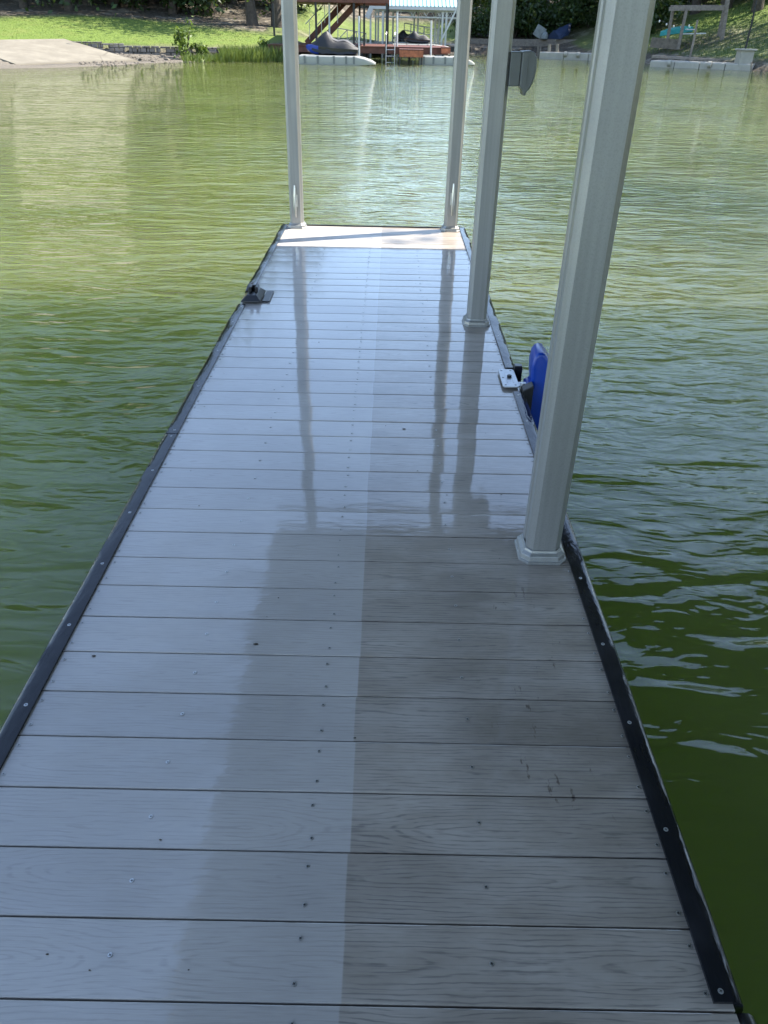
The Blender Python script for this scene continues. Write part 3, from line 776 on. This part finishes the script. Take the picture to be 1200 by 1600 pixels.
Sh = [shrub(1.5, 2.3, M['leaf_dark'], 21, 1500, .13), shrub(1.2, 1.8, M['leaf_mid'], 22, 1200, .11), shrub(1.8, 3.0, M['leaf_dark'], 23, 1700, .15)]
sh_list = []
rr_ = random.Random(5)
for i in range(78):
    px = -60 + i * (1320 / 77) + rr_.uniform(-8, 8)
    Y = 61 + rr_.uniform(-1, 7) if px < 330 else 67 + rr_.uniform(0, 5) if px < 470 else 84 + rr_.uniform(0, 8) if px < 760 else 77 + rr_.uniform(-2, 4) if px < 960 else 66 + rr_.uniform(-2, 8)
    p = at(px, 30, Y); k = rr_.choice([0, 0, 2, 2, 1])
    o = place(Sh[k], p.x, p.y, rr_.uniform(.8, 1.5)); sh_list.append((o, p.x, p.y, k))
for i in range(16):
    px = 735 + i * 15 + rr_.uniform(-5, 5); p = at(px, 50, 75.0 + rr_.uniform(0, 2)); k = rr_.choice([0, 2, 1])
    o = place(Sh[k], p.x, p.y, rr_.uniform(.5, .9)); sh_list.append((o, p.x, p.y, k))
label_all(sh_list, ['dark rounded shrub', 'mid green shrub', 'tall dark shrub'], 'shrub', 'shrubs of the undergrowth on the far bank')

# lime shrubs by the wall
p = at(290, 88, 46.6); o = shrub(.62, 1.55, M['leaf_lime'], 31, 620, .085, 'leafy_bush', 9); o.location = (p.x, p.y, gz(p.x, p.y)); tag(o, 'lime green bush growing in front of the block wall, the taller one', 'bush')
p = at(311, 88, 46.9); o = shrub(.42, .95, M['leaf_lime'], 32, 380, .08, 'leafy_bush', 7); o.location = (p.x, p.y, gz(p.x, p.y)); tag(o, 'smaller lime green bush just right of the taller one by the wall', 'bush')
p = at(412, 80, 50.0); o = shrub(.5, 1.0, M['leaf_lime'], 33, 420, .08, 'leafy_bush', 7); o.location = (p.x, p.y, gz(p.x, p.y)); tag(o, 'lime bush standing behind the tall shore grass near the left post', 'bush')
m = MB()
for _ in range(2600):
    px = random.uniform(338, 447) if random.random() < .8 else random.uniform(285, 345)
    p = at(px, 90, 46.7 + (px - 340) * .022 + random.uniform(-.6, .7)); h = random.uniform(.25, .85) * (1 if px > 345 else .5)
    a = random.uniform(0, 6.28); w = .018; dx, dy = math.cos(a), math.sin(a); z = max(gz(p.x, p.y), -.36) - .02; l_ = random.uniform(.05, .3)
    m.add([(p.x - dx * w, p.y - dy * w, z), (p.x + dx * w, p.y + dy * w, z), (p.x + l_ * dy * .4 + dx * w * .6, p.y - dx * l_ * .4, z + h * .6), (p.x + l_ * dy, p.y - l_ * dx, z + h)], [(0, 1, 2, 3)])
tag(m.build('shore_grass', M['grassblade']), 'tall yellow green grass along the waterline below the wall', 'grass', kind='stuff')

# short mown turf and rough bank grass
def turf(name, pts, label, mat):
    m = MB()
    for x, y, h in pts:
        z = gz(x, y) - .01; a = random.uniform(0, 6.28); w = random.uniform(.012, .024); dx, dy = math.cos(a) * w, math.sin(a) * w
        m.add([(x - dx, y - dy, z), (x + dx, y + dy, z), (x + dy * .8, y - dx * .8, z + h)], [(0, 1, 2)])
    tag(m.build(name, mat), label, 'grass', kind='stuff')
g1 = []
while len(g1) < 15000:
    px = random.uniform(-40, 400); Y = random.uniform(45, 60); p = at(px, 40, Y)
    s_ = p.y - np.interp(p.x, [w[0] for w in WALL], [w[1] for w in WALL])
    if s_ > .3 and s_ < 11 - max(0, p.x + 14) * .75: g1.append((p.x, p.y, random.uniform(.02, .045)))
turf('lawn_grass', g1, 'short sunlit lawn grass above the boat ramp and wall', M['leaf_lime'])
g2 = []
while len(g2) < 14000:
    px = random.uniform(1010, 1330); Y = random.uniform(46, 66); p = at(px, 60, Y)
    if shore_dist(np.array([p.x]), np.array([p.y]))[0] > 1.2: g2.append((p.x, p.y, random.uniform(.06, .16)))
turf('bank_grass', g2, 'rough dark green grass on the steep right bank', M['leaf_mid'])

# ------------------------------------------------------------------ red timber dock with upper deck and stairs
Yd = 49.0
def tub(a, b_, r, mat, name, parent, n=6):
    m = MB(); m.tube([a, b_], r, n); return m.build(name, mat, parent, smooth=True)
def rel(e, *ps): return [Vector(p) - e.location for p in ps]
rd = empty('red_dock', 'dark red two storey timber dock with outside stairs on black steel posts', 'dock', (-3, Yd, 0))
L_ = rd.location
a = at(418, 72, Yd); b_ = at(704, 75, Yd); zt = .44; 
m = MB(); m.bbox(a.x - L_.x, at(700, 75, Yd).x - L_.x, 0, 6.2, zt - .34, zt - .05)
m.build('beam', M['redwood'], rd)
m = MB()
q = a.x
while q < at(702, 75, Yd).x - .05:
    m.bbox(q - L_.x, q + .135 - L_.x, -.06, 6.25, zt - .045, zt); q += .142
m.build('decking', M['redwood'], rd)
# near finger with weathered side boards
for (p0, p1, ya, yb, yt, yl) in ((624, 662, 47.4, 48.95, 77, 89), (690, 704, 48.1, 48.95, 74, 83.5)):
    x0 = at(p0, 80, ya).x - L_.x; x1 = at(p1, 80, ya).x - L_.x; z1 = at(p0, yt, ya).z; z0 = at(p0, yl, ya).z
    m = MB(); m.bbox(x0, x1, ya - L_.y, yb - L_.y, z1 - .04, z1 + .01); m.build('step_deck', M['redwood'], rd)
    m = MB(); m.bbox(x0 + .01, x1 - .01, ya - L_.y + .005, ya - L_.y + .035, z0, z1 - .045); m.bbox(x0 + .01, x0 + .04, ya - L_.y + .04, yb - L_.y, z0, z1 - .045); m.build('side_board', M['orange'], rd)
# upper deck
zu = at(500, 3.5, Yd).z; ux0 = at(452, 3, Yd).x - L_.x; ux1 = at(608, 3, Yd).x - L_.x
m = MB(); m.bbox(ux0, ux1, -.1, 6.0, zu, zu + .28); m.build('upper_deck', M['redwood'], rd, bevel=.01)
m = MB()
for i in range(9):
    x = ux0 + (ux1 - ux0) * i / 8; m.bbox(x - .03, x + .03, -.08, -.02, zu + .285, zu + 1.25)
m.bbox(ux0, ux1, -.09, -.01, zu + 1.26, zu + 1.34)
m.build('upper_railing', M['redwood'], rd)
for px, dy in ((494, 0), (553, 0), (562, 5.6), (569, .6), (604, 0), (459, 5.6), (606, 5.6), (428, 5.0)):
    x = at(px, 40, Yd + dy).x - L_.x; m = MB(); m.bbox(x - .055, x + .055, dy - .055, dy + .055, -1.9, zu - .005); m.build('post', M['darkmetal'], rd)
# stairs rise to the right: two flights side by side
for fl, (Ys, dx) in enumerate(((50.6, 0), (52.6, -.7))):
    s0 = at(497, 70, Ys); s0.z = zt; s1 = Vector((s0.x + 2.25 + dx * 0, Ys, zu + .1)); s0.x += dx; s1.x += dx
    m = MB()
    for o_ in (0, .95): m.bar(Vector((s0.x, Ys + o_, s0.z + .02)) - L_, Vector((s1.x, Ys + o_, s1.z)) - L_, .05, .27)
    m.build('stringer', M['redwood'], rd)
    m = MB()
    for i in range(1, 11):
        t = i / 11; c = s0.lerp(s1, t); m.bbox(c.x - .16 - L_.x, c.x + .13 - L_.x, Ys + .03 - L_.y, Ys + .92 - L_.y, c.z - .02, c.z + .02)
    m.build('stair_tread', M['redwood'], rd)
    m = MB()
    m.tube([Vector((s0.x, Ys - .04, s0.z + .95)) - L_, Vector((s1.x, Ys - .04, s1.z + .95)) - L_], .025, 6)
    for t in (.1, .5, .9): c = s0.lerp(s1, t); m.tube([Vector((c.x, Ys - .04, c.z)) - L_, Vector((c.x, Ys - .04, c.z + .95)) - L_], .02, 6)
    m.build('handrail', M['alu'], rd, smooth=True)
for px, y0_, y1_, Ys in ((561, 25, 88, 48.6), (620.5, 20, 74, 49.4), (674, 32, 72, 48.8), (514.5, 5, 60, 49.4)):
    p0 = at(px, y1_, Ys); p1 = at(px, y0_, Ys); tub(p0 - L_ + Vector((0, 0, -.6)), p1 - L_, .05, M['white'], 'pile', rd, 8)
m = MB()
for x in (at(603.5, 70, 48.7).x, at(617, 70, 48.7).x):
    m.tube([Vector((x, 48.6, -.5)) - L_, Vector((x, 48.6, 1.0)) - L_, Vector((x, 48.75, 1.12)) - L_, Vector((x, 49.0, 1.05)) - L_, Vector((x, 49.08, .45)) - L_], .028, 7)
for z in (-.3, 0, .3): m.tube([Vector((at(603.5, 70, 48.7).x, 48.6, z)) - L_, Vector((at(617, 70, 48.7).x, 48.6, z)) - L_], .02, 6)
m.build('ladder', M['alu'], rd, smooth=True)
m = MB()
for px in (500, 530, 575, 610, 640, 657, 680, 700):
    x = at(px, 85, 48.6).x; 
    m.tube([Vector((x, 49.1, .1)) - L_, Vector((x, 49.1, -1.9)) - L_], .05, 6)
for px, ya in ((625, 47.5), (659, 47.5), (692, 48.2), (702, 48.2)):
    x = at(px, 85, ya).x; m.tube([Vector((x, ya + .06, .1)) - L_, Vector((x, ya + .06, -1.9)) - L_], .045, 6)
m.build('leg', M['darkmetal'], rd)

# jet skis under covers on drive-on floats
def float_platform(cx, Y, L, label, name='drive_on_float'):
    m = MB(); rings = []
    for t, top, bot, hw in ((0, .02, -.30, .55), (.01, .06, -.36, .66), (.5, .06, -.36, .68), (.74, .06, -.36, .68), (.85, -.02, -.34, .64), (.94, -.12, -.32, .52), (1.0, -.24, -.31, .34)):
        x = L * t; rings.append([Vector((x, -hw, bot)), Vector((x, -hw * 1.0, top - .06)), Vector((x, -hw * .93, top)), Vector((x, -.22, top)), Vector((x, -.12, top - .10)), Vector((x, .12, top - .10)), Vector((x, .22, top)), Vector((x, hw * .93, top)), Vector((x, hw, top - .06)), Vector((x, hw, bot))])
    m.loft(rings)
    o = empty(name, label, 'floating platform', (cx, Y, 0)); m.build('deck', M['whiteplastic'], o, smooth=True, bevel=.01)
    m = MB()
    for t in (.08, .25, .46, .62, .72): m.bbox(L * t - .05, L * t + .05, -.70, -.64, -.30, .045)
    m.build('seam_bracket', M['greybox'], o)
    return o
def jet_ski(x, Y, z, rz, label, s=1.0, front_blue=True, panel=True):
    o = empty('jet_ski', label, 'jet ski', (x, Y, z)); o.rotation_euler = (0, 0, rz); o.scale = (s,) * 3
    m = MB(); rings = []   # hull, bow at -x
    for xx, hw, zk, zs in ((-1.55, .04, .42, .50), (-1.45, .16, .28, .56), (-1.2, .32, .14, .56), (-.8, .46, .06, .50), (0, .54, .04, .42), (.9, .54, .05, .38), (1.45, .50, .08, .36), (1.5, .44, .14, .34)):
        rings.append([Vector((xx, -hw, zs)), Vector((xx, -hw * .96, (zs + zk) / 2)), Vector((xx, -hw * .5, zk)), Vector((xx, 0, zk - .05)), Vector((xx, hw * .5, zk)), Vector((xx, hw * .96, (zs + zk) / 2)), Vector((xx, hw, zs))])
    m.loft(rings); m.build('hull', M['black'], o, smooth=True)
    if front_blue:
        m = MB(); m.loft([[p * 1.0 + Vector((-.01, 0, .012)) + (Vector((0, -.012, 0)) if p.y < 0 else Vector((0, .012, 0))) for p in rg] for rg in rings[:4]]); m.build('bow', M['bluepaint'], o, smooth=True)
    # draped cover: cross sections with folds; grey over the seat, black round the skirt
    def sec(xx, hw, zs, zt, ph, k=16):
        pts = []
        for i in range(k + 1):
            u = -1 + 2 * i / k; f = .022 * math.sin(i * 2.1 + ph * 3) + .015 * math.sin(i * 4.7 + ph)
            prof = (1 - abs(u) ** 2.2); zz = zs + (zt - zs) * prof ** .85 + f
            pts.append(Vector((xx + .03 * math.sin(i * 1.7 + ph), u * (hw + .02 * math.sin(i + ph)), zz)))
        return pts
    st = ((-1.22, .36, .30, .62), (-1.0, .44, .20, .74), (-.78, .50, .16, .92), (-.58, .52, .14, 1.12), (-.42, .53, .14, 1.22), (-.30, .54, .13, 1.24), (-.14, .55, .13, 1.10), (.05, .56, .13, .88), (.3, .56, .12, .80), (.6, .56, .12, .84), (.85, .56, .12, .82), (1.1, .55, .14, .66), (1.35, .52, .16, .50), (1.5, .46, .2, .4))
    m = MB(); m.loft([sec(a_, b2, c_, d_, i * 1.3) for i, (a_, b2, c_, d_) in enumerate(st)], caps=False, closed=False)
    m.build('cover', M['cover'], o, smooth=True)
    if not panel: return o
    m = MB()
    def top(xx, hw, zs, zt, ph):
        f = sec(xx, hw, zs, zt, ph); lo = 3 + int(1.5 * math.sin(ph * 1.7)) ; return [p + Vector((0, 0, .012)) + (Vector((0, -.012, 0)) if p.y < 0 else Vector((0, .012, 0))) for p in f[5:12]]
    m.loft([top(a_, b2, c_, d_, i * 1.3) for i, (a_, b2, c_, d_) in enumerate(st) if 6 <= i <= 12], caps=False, closed=False)
    m.build('cover_panel', M['covergrey'], o, smooth=True)
    m = MB(); m.tube([(-.5, -.2, .55), (-.42, 0, 1.0), (-.5, .2, .55)], .03, 6); m.build('handlebar', M['black'], o)
    return o
xa = at(468, 95, 46).x; xb = at(587, 95, 46).x
float_platform(xa, 46.2, xb - xa, 'long white floating jet ski platform nearest the red dock end')
p = at(520, 92, 46.2); jet_ski(p.x, 46.2, .02, 0, 'jet ski with blue bow under a black and grey cover on the white float', .88)
xa = at(628, 90, 50.4).x
fp = float_platform(at(670, 88, 50.4).x - .6, 48.4, 3.0, 'shorter white float beyond the orange board at the right end of the red dock')
jet_ski(at(652, 70, 54.5).x, 54.6, .52, 0, 'jet ski under black and grey cover resting on the red dock', .52, False)
jet_ski(at(634, 66, 60).x, 60, .5, .15, 'dark covered jet ski farther back under the boathouse', .55, False, False)
fl = float_platform(at(634, 66, 60).x - 1.8, 60, 4.0, 'pale float carrying the farthest jet ski under the boathouse'); fl.location.z = .45
fl2 = float_platform(at(652, 70, 54.5).x - 1.5, 54.6, 3.4, 'low pale float under the covered jet ski on the red dock'); fl2.location.z = .46; fl2.scale = (1, .9, .3)

# ------------------------------------------------------------------ boathouse with pale blue metal roof
bh = empty('boathouse', 'open sided boathouse with pale blue metal roof and white posts', 'boathouse', (2, 60, 0)); L_ = bh.location
Yb = 58.0; ze = at(650, 11.5, Yb).z; x0 = at(577, 10, Yb).x - L_.x; x1 = at(735, 10, Yb).x - L_.x
m = MB(); w = (x1 - x0); nrib = 26; prof = []
for i in range(nrib):
    a_ = x0 + w * i / nrib; prof += [(a_, 0), (a_ + w / nrib * .78, 0), (a_ + w / nrib * .84, .05), (a_ + w / nrib * .94, .05)]
prof.append((x1, 0)); n = len(prof)
up = Vector((0, 5.0, 1.9))
m.add([Vector((a_, Yb - L_.y - .1, ze + .05 + b2)) for a_, b2 in prof] + [Vector((a_, Yb - L_.y - .1, ze + .05 + b2)) + up for a_, b2 in prof] + [Vector((a_, Yb - L_.y + 9.9, ze + .05 + b2)) for a_, b2 in prof],
      [(i, i + 1, n + i + 1, n + i) for i in range(n - 1)] + [(n + i, n + i + 1, 2 * n + i + 1, 2 * n + i) for i in range(n - 1)])
m.build('roof', M['bluemetal'], bh)
m = MB(); m.bbox(x0, x1, Yb - L_.y - .08, Yb - L_.y, ze - .13, ze + .04); m.build('fascia', M['white'], bh)
for i in range(3):
    m = MB(); yy = Yb - L_.y + .2 + i * 3.5
    m.bbox(x0 + .3, x1 - .3, yy, yy + .08, ze - .16, ze - .10); m.bbox(x0 + .3, x1 - .3, yy, yy + .08, ze - .54, ze - .48)
    for q in range(14):
        xx = x0 + .4 + (w - .8) * q / 13; m.bar((xx, yy + .04, ze - .14), (xx + .25 * (1 if q % 2 else -1), yy + .04, ze - .5), .035)
    m.build('truss', M['white'], bh)
for px, dy in ((579, .2), (587, 8), (591, 3.7), (598, .2), (599, 8), (614, 3.7), (621, .2), (647, 8), (653, 3.7), (680, 3.7), (686, 8), (691, .2), (697, .2), (730, .2)):
    x = at(px, 40, Yb + dy).x - L_.x; m = MB(); m.bbox(x - .06, x + .06, Yb + dy - L_.y - .06, Yb + dy - L_.y + .06, -1.8, ze - .17); m.build('post', M['white'], bh)
m = MB(); m.bar(at(713, 15, Yb) - L_, at(688, 66, Yb) - L_, .10); m.bar(at(580, 13, Yb) - L_, at(573, 28, Yb) - L_, .12, .3); m.build('brace', M['white'], bh)
m = MB(); m.bbox(x0 - .3, x1 + .2, Yb - L_.y - .2, Yb - L_.y + 1.2, .05, .34); m.bbox(x0 - .3, x0 + 1, Yb - L_.y + 1.25, Yb - L_.y + 9, .05, .34); m.bbox(x1 - 1, x1 + .2, Yb - L_.y + 1.25, Yb - L_.y + 9, .05, .34); m.build('deck', M['darkmetal'], bh)
gw = empty('gangway', 'white railed gangway sloping down behind the boathouse posts', 'gangway', (3, 64, 0)); L_ = gw.location
for nm_, dz in (('handrail', 0), ('handrail', .42), ('walkway', .85)):
    m = MB()
    for dy in ((0, 1.1) if nm_ == 'handrail' else (.55,)):
        a_ = at(632, 36, 64) - L_ - Vector((0, -dy, dz)); b2 = at(684, 46, 64) - L_ - Vector((0, -dy, dz)); m.bar(a_, b2, .05 if nm_ == 'handrail' else 1.1, .06)
        if nm_ == 'handrail' and dz == 0:
            for t in range(6): c = a_.lerp(b2, t / 5); m.bar(c, c - Vector((0, 0, .85)), .05)
    m.build(nm_, M['white'], gw)
# metal walk between lawn and red dock
gw2 = empty('gangway', 'thin aluminium gangway with crossed rails left of the boathouse', 'gangway', (-2, 56, 0)); L_ = gw2.location
m = MB(); a0, a1 = at(528, 44, 57), at(572, 52, 57); b0, b1 = at(528, 62, 57), at(572, 66, 57)
for q0, q1 in ((a0, a1), (b0, b1), (a0, b0), (a1, b1), (a0.lerp(a1, .33), b0.lerp(b1, .33)), (a0.lerp(a1, .66), b0.lerp(b1, .66)), (b0, a0.lerp(a1, .33)), (b0.lerp(b1, .33), a0.lerp(a1, .66)), (b0.lerp(b1, .66), a1)): m.bar(q0 - L_, q1 - L_, .05)
m.build('rail', M['alu'], gw2)
m = MB(); m.bar(b0 - L_ + Vector((0, .5, -.05)), b1 - L_ + Vector((0, .5, -.05)), 1.0, .08); m.build('walkway', M['alu'], gw2)

# ------------------------------------------------------------------ right side: floats, swing frame, canoe, posts
def float_walk(p0, p1, Y0_, Y1_, ytop, wdt, label, knobs, mat='beige'):
    a_ = at(p0, ytop[0], Y0_); b2 = at(p1, ytop[1], Y1_); zt_ = (a_.z + b2.z) / 2
    o = empty('floating_walkway', label, 'floating dock', (a_.x, a_.y, 0)); d = Vector((b2.x - a_.x, b2.y - a_.y, 0)); L = d.length; d.normalize(); nrm = Vector((-d.y, d.x, 0))
    n_ = max(1, round(L / 1.5))
    for i in range(n_):
        m = MB(); s0, s1 = L * i / n_ + .015, L * (i + 1) / n_ - .015
        q = [(0, -.42), (0, zt_ - .05), (.04, zt_), (wdt - .04, zt_), (wdt, zt_ - .05), (wdt, -.42)]
        m.prism(q, d * s0, nrm, (0, 0, 1), d * (s1 - s0)); m.build('segment', M[mat], o, bevel=.02)
    for t in knobs:
        m = MB(); m.prism(disc(0, 0, .17, 14), d * (L * t) + nrm * (.0) - d * .10 + Vector((0, 0, zt_ - .10)), nrm, (0, 0, 1), d * .20); m.build('coupling', M[mat], o, bevel=.02)
    return o
fw1 = float_walk(843, 960, 61.5, 59.5, (82, 83.5), 1.3, 'cream floating dock behind the thick right post, with two short posts', (.36, .53), 'beige')
for i, px in enumerate((858.5, 871)):
    p = at(px, 82, 62.0) ; q = at(px, 69, 62.0); m = MB(); m.tube([p - Vector((0, 0, .3)), q], [.12, .11], 9); o = m.build('mooring_post', M['concrete'], None, smooth=True); tag(o, ['short pale mooring post, left of a pair on the cream float', 'short pale mooring post, right of a pair on the cream float'][i], 'post')
for i, px in enumerate((841, 844.5)):
    p = at(px, 84, 66.0); q = at(px, 72, 66.0); m = MB(); m.tube([p - Vector((0, 0, .5)), q], .07, 8); o = m.build('mooring_pile', M['timber'], None, smooth=True); tag(o, ['thin brown pile left of the cream float, the outer of two', 'thin brown pile left of the cream float, the one nearer the float'][i], 'post', 'thin brown piles beside the cream float')
fw2 = float_walk(926, 1000, 56.5, 55.5, (89, 90), 1.2, 'grey floating dock section partly hidden by the thickest post', (), 'beige')
fw3 = float_walk(1016, 1176, 51.5, 48.6, (96.5, 98), 2.0, 'long beige floating dock on the right below the grassy bank', (.2, .6))
m = MB(); q0, q1 = at(1020, 88, 53.5), at(1160, 96, 51.5)
m.bar(q0, q1, 1.0, .12); o = m.build('access_plank', M['timber']); tag(o, 'grey plank walkway between the beige float and the bank', 'walkway')
p = at(1161, 98, 49.3); pil = empty('pillar_box', 'square tan pillar with a flat cap at the end of the beige float', 'pillar', (p.x, p.y, p.z - .2))
hh = at(1161, 79, 49.3).z - pil.location.z
m = MB(); m.bbox(-.36, .36, -.36, .36, 0, hh); m.build('body', M['beige'], pil, bevel=.02)
m = MB(); m.bbox(-.45, .45, -.45, .45, hh + .003, hh + .09); m.build('cap', M['beige'], pil, bevel=.02)
def pole(p0, p1, r_, Y, mat, label, name='pole', cat='pole'):
    a_ = at(*p0, Y); b2 = at(*p1, Y); m = MB(); m.tube([a_ - (b2 - a_).normalized() * .6, a_.lerp(b2, .5) + Vector((.03, 0, 0)), b2], [r_, r_ * .95, r_ * .8], 8); o = m.build(name, mat, None, smooth=True); return tag(o, label, cat)
pole((1077, 92), (1090, 31), .07, 52.5, M['timber'], 'pale leaning timber pole standing at the beige float')
pole((1164, 78), (1184, -8), .055, 49.8, M['darkmetal'], 'thin dark leaning pole beside the tan pillar')
pole((1172, 118), (1174, 97), .05, 48.3, M['timber'], 'short pale stake in the water at the end of the beige float')
# swing frame
sf = empty('swing_frame', 'weathered timber swing frame on the right bank above the canoe', 'frame', tuple(at(1090, 60, 57))); L_ = sf.location
for p0, p1, Y, r_ in (((1043, 62), (1052, 12), 57.5, .09), ((1061, 68), (1073, 13), 56.5, .09), ((1121, 64), (1132, 13), 57.5, .10), ((1127, 71), (1139, -14), 56.5, .12)):
    m = MB(); m.bar(at(*p0, Y) - L_ - Vector((0, 0, .3)), at(*p1, Y) - L_, r_ * 1.7); m.build('post', M['timber'], sf)
m = MB(); m.bar(at(1046, 14, 56.6) - L_, at(1134, 13, 56.6) - L_, .2, .2); m.bar(at(1048, 10.5, 57.6) - L_, at(1132, 10, 57.6) - L_, .16); m.bar(at(1050, 12, 57.6) - L_, at(1071, 14, 56.5) - L_, .14); m.build('beam', M['timber'], sf)
# canoe
cn = empty('canoe', 'upturned teal canoe lying under the timber swing frame', 'canoe', tuple(at(1054, 60, 58.2))); L_ = cn.location
a_ = at(1031, 56, 58.6); b2 = at(1082, 49, 58.0); d = b2 - a_; m = MB(); rings = []
nrm = Vector((-d.y, d.x, 0)).normalized()
for i in range(11):
    t = i / 10; w_ = .42 * math.sin(math.pi * (t * .94 + .03)) ** .7; h_ = .38 + .08 * abs(t - .5); c = a_ - L_ + d * t
    rings.append([c + nrm * (w_ * math.cos(q)) + Vector((0, 0, h_ * math.sin(q) * (.6 + .4 * math.sin(math.pi * t)))) for q in [math.pi * k_ / 8 for k_ in range(9)]])
m.loft(rings, caps=True, closed=False); m.build('hull', M['teal'], cn, smooth=True)
m = MB(); m.tube([r_[0] for r_ in rings], .025, 6); m.tube([r_[-1] for r_ in rings], .025, 6); m.build('gunwale', M['teal'], cn, smooth=True)
for i, (p0, p1, Y) in enumerate((((1072, 46), (1086, 46), 57.3), ((1066, 53), (1102, 52), 57.0))):
    m = MB(); m.bar(at(*p0, Y), at(*p1, Y), .3, .06); o = m.build('board', M['white']); tag(o, ['short white board lying across the canoe', 'longer white board resting below the canoe stern'][i], 'board')
# string of bulbs
sl = empty('string_light', 'string of small white bulbs hanging between trees behind the thick post', 'string light', tuple(at(1030, 25, 58))); L_ = sl.location
cp = [at(1028, 24, 58), at(1031, 31, 58), at(1042, 36, 58), at(1053, 39, 58), at(1065, 40, 58), at(1077, 38, 58), at(1092, 32, 58)]
m = MB(); m.tube([p - L_ for p in cp], .012, 5); m.build('wire', M['darkmetal'], sl)
for p in cp[1:-1]:
    m = MB(); c = p - L_; m.loft([[c + Vector((r_ * math.cos(q), r_ * math.sin(q), z_)) for q in [k_ * math.pi / 4 for k_ in range(8)]] for r_, z_ in ((.02, 0), (.05, -.05), (.055, -.09), (.03, -.14), (.008, -.15))]); m.build('bulb', M['bulb'], sl, smooth=True)
# debris under the trees in the middle
m = MB(); c = at(843, 52, 72.4); rot = Matrix.Rotation(R(28), 3, 'Y'); m.box(c + Vector((0, 0, .1)), (.8, .05, .8), rot); o = m.build('sign_board', M['sign'], bevel=.01); tag(o, 'tilted pale board leaning on the dark far bank', 'board')
m = MB(); c = at(851, 56, 72.2); rings = [[c + Vector((r_ * math.cos(q) + .1 * z_, r_ * math.sin(q), z_)) for q in [k_ * math.pi / 5 for k_ in range(10)]] for r_, z_ in ((.1, -.3), (.28, -.2), (.3, 0), (.2, .2), (.06, .3))]; m.loft(rings); tag(m.build('white_bag', M['sign'], None, smooth=True), 'crumpled white bag beside the tilted board', 'bag')
tp = empty('covered_boat', 'small boat under a dark blue tarp pulled up on the far bank', 'boat', tuple(at(878, 58, 72.4))); L_ = tp.location
a_ = at(864, 61, 72.4); b2 = at(891, 47, 73.6); d = b2 - a_; nrm = Vector((-d.y, d.x, 0)).normalized(); rings = []
for i in range(9):
    t = i / 8; w_ = .75 * math.sin(math.pi * (t * .7 + .28)); c = a_ - L_ + d * t
    rings.append([c + nrm * (w_ * math.cos(q)) + Vector((0, 0, .5 * math.sin(q) + .05 * math.sin(i * 2 + q * 5))) for q in [math.pi * k_ / 8 for k_ in range(9)]])
m = MB(); m.loft(rings, True, False); m.build('tarp', M['tarp'], tp, smooth=True)
m = MB(); m.loft([[p * 1.0 + Vector((0, 0, 0)) if False else Vector((p.x * .92 , p.y * .92, -.0 - .35 * (1 - abs(math.cos(math.pi * k_ / 8))))) + Vector((0, 0, d.z * i / 8)) for k_, p in enumerate(rg)] for i, rg in enumerate(rings)], True, False); m.build('hull', M['white'], tp, smooth=True)
m = MB(); m.bar(at(735, 66, 73.0), at(960, 68, 72.0), .25, .5); tag(m.build('bank_edging', M['timber']), 'low dark timber edging along the far middle bank', 'edging')
m = MB(); c = at(1035, 66, 58); m.bar(at(1018, 66, 58), at(1062, 70, 57.0), .3, .55); tag(m.build('stone_wall', M['rock']), 'short grey stone wall under the teal canoe', 'wall')

# specks of dirt and torn leaf scattered on the boards
m = MB()
for _ in range(40):
    x = random.uniform(-.8, .56); y = random.uniform(.6, 5.6); L = random.uniform(.0015, .0045) * (2.4 if random.random() < .12 else 1); a = random.uniform(0, 3.14)
    t = (y - Y0) / PITCH; 
    if abs(t - round(t)) < .06: continue
    pts = [(x + L * math.cos(a + q) * random.uniform(.6, 1.1), y + L * .6 * math.sin(a + q) * random.uniform(.6, 1.1)) for q in [k_ * math.pi / 3 for k_ in range(6)]]
    m.add([(px, py, .0016) for px, py in pts] + [(x, y, .0030)], [(k_, (k_ + 1) % 6, 6) for k_ in range(6)])
tag(m.build('leaf_specks', M['bark']), 'scattered dark specks of dirt and leaf on the wet boards', 'debris', kind='stuff')
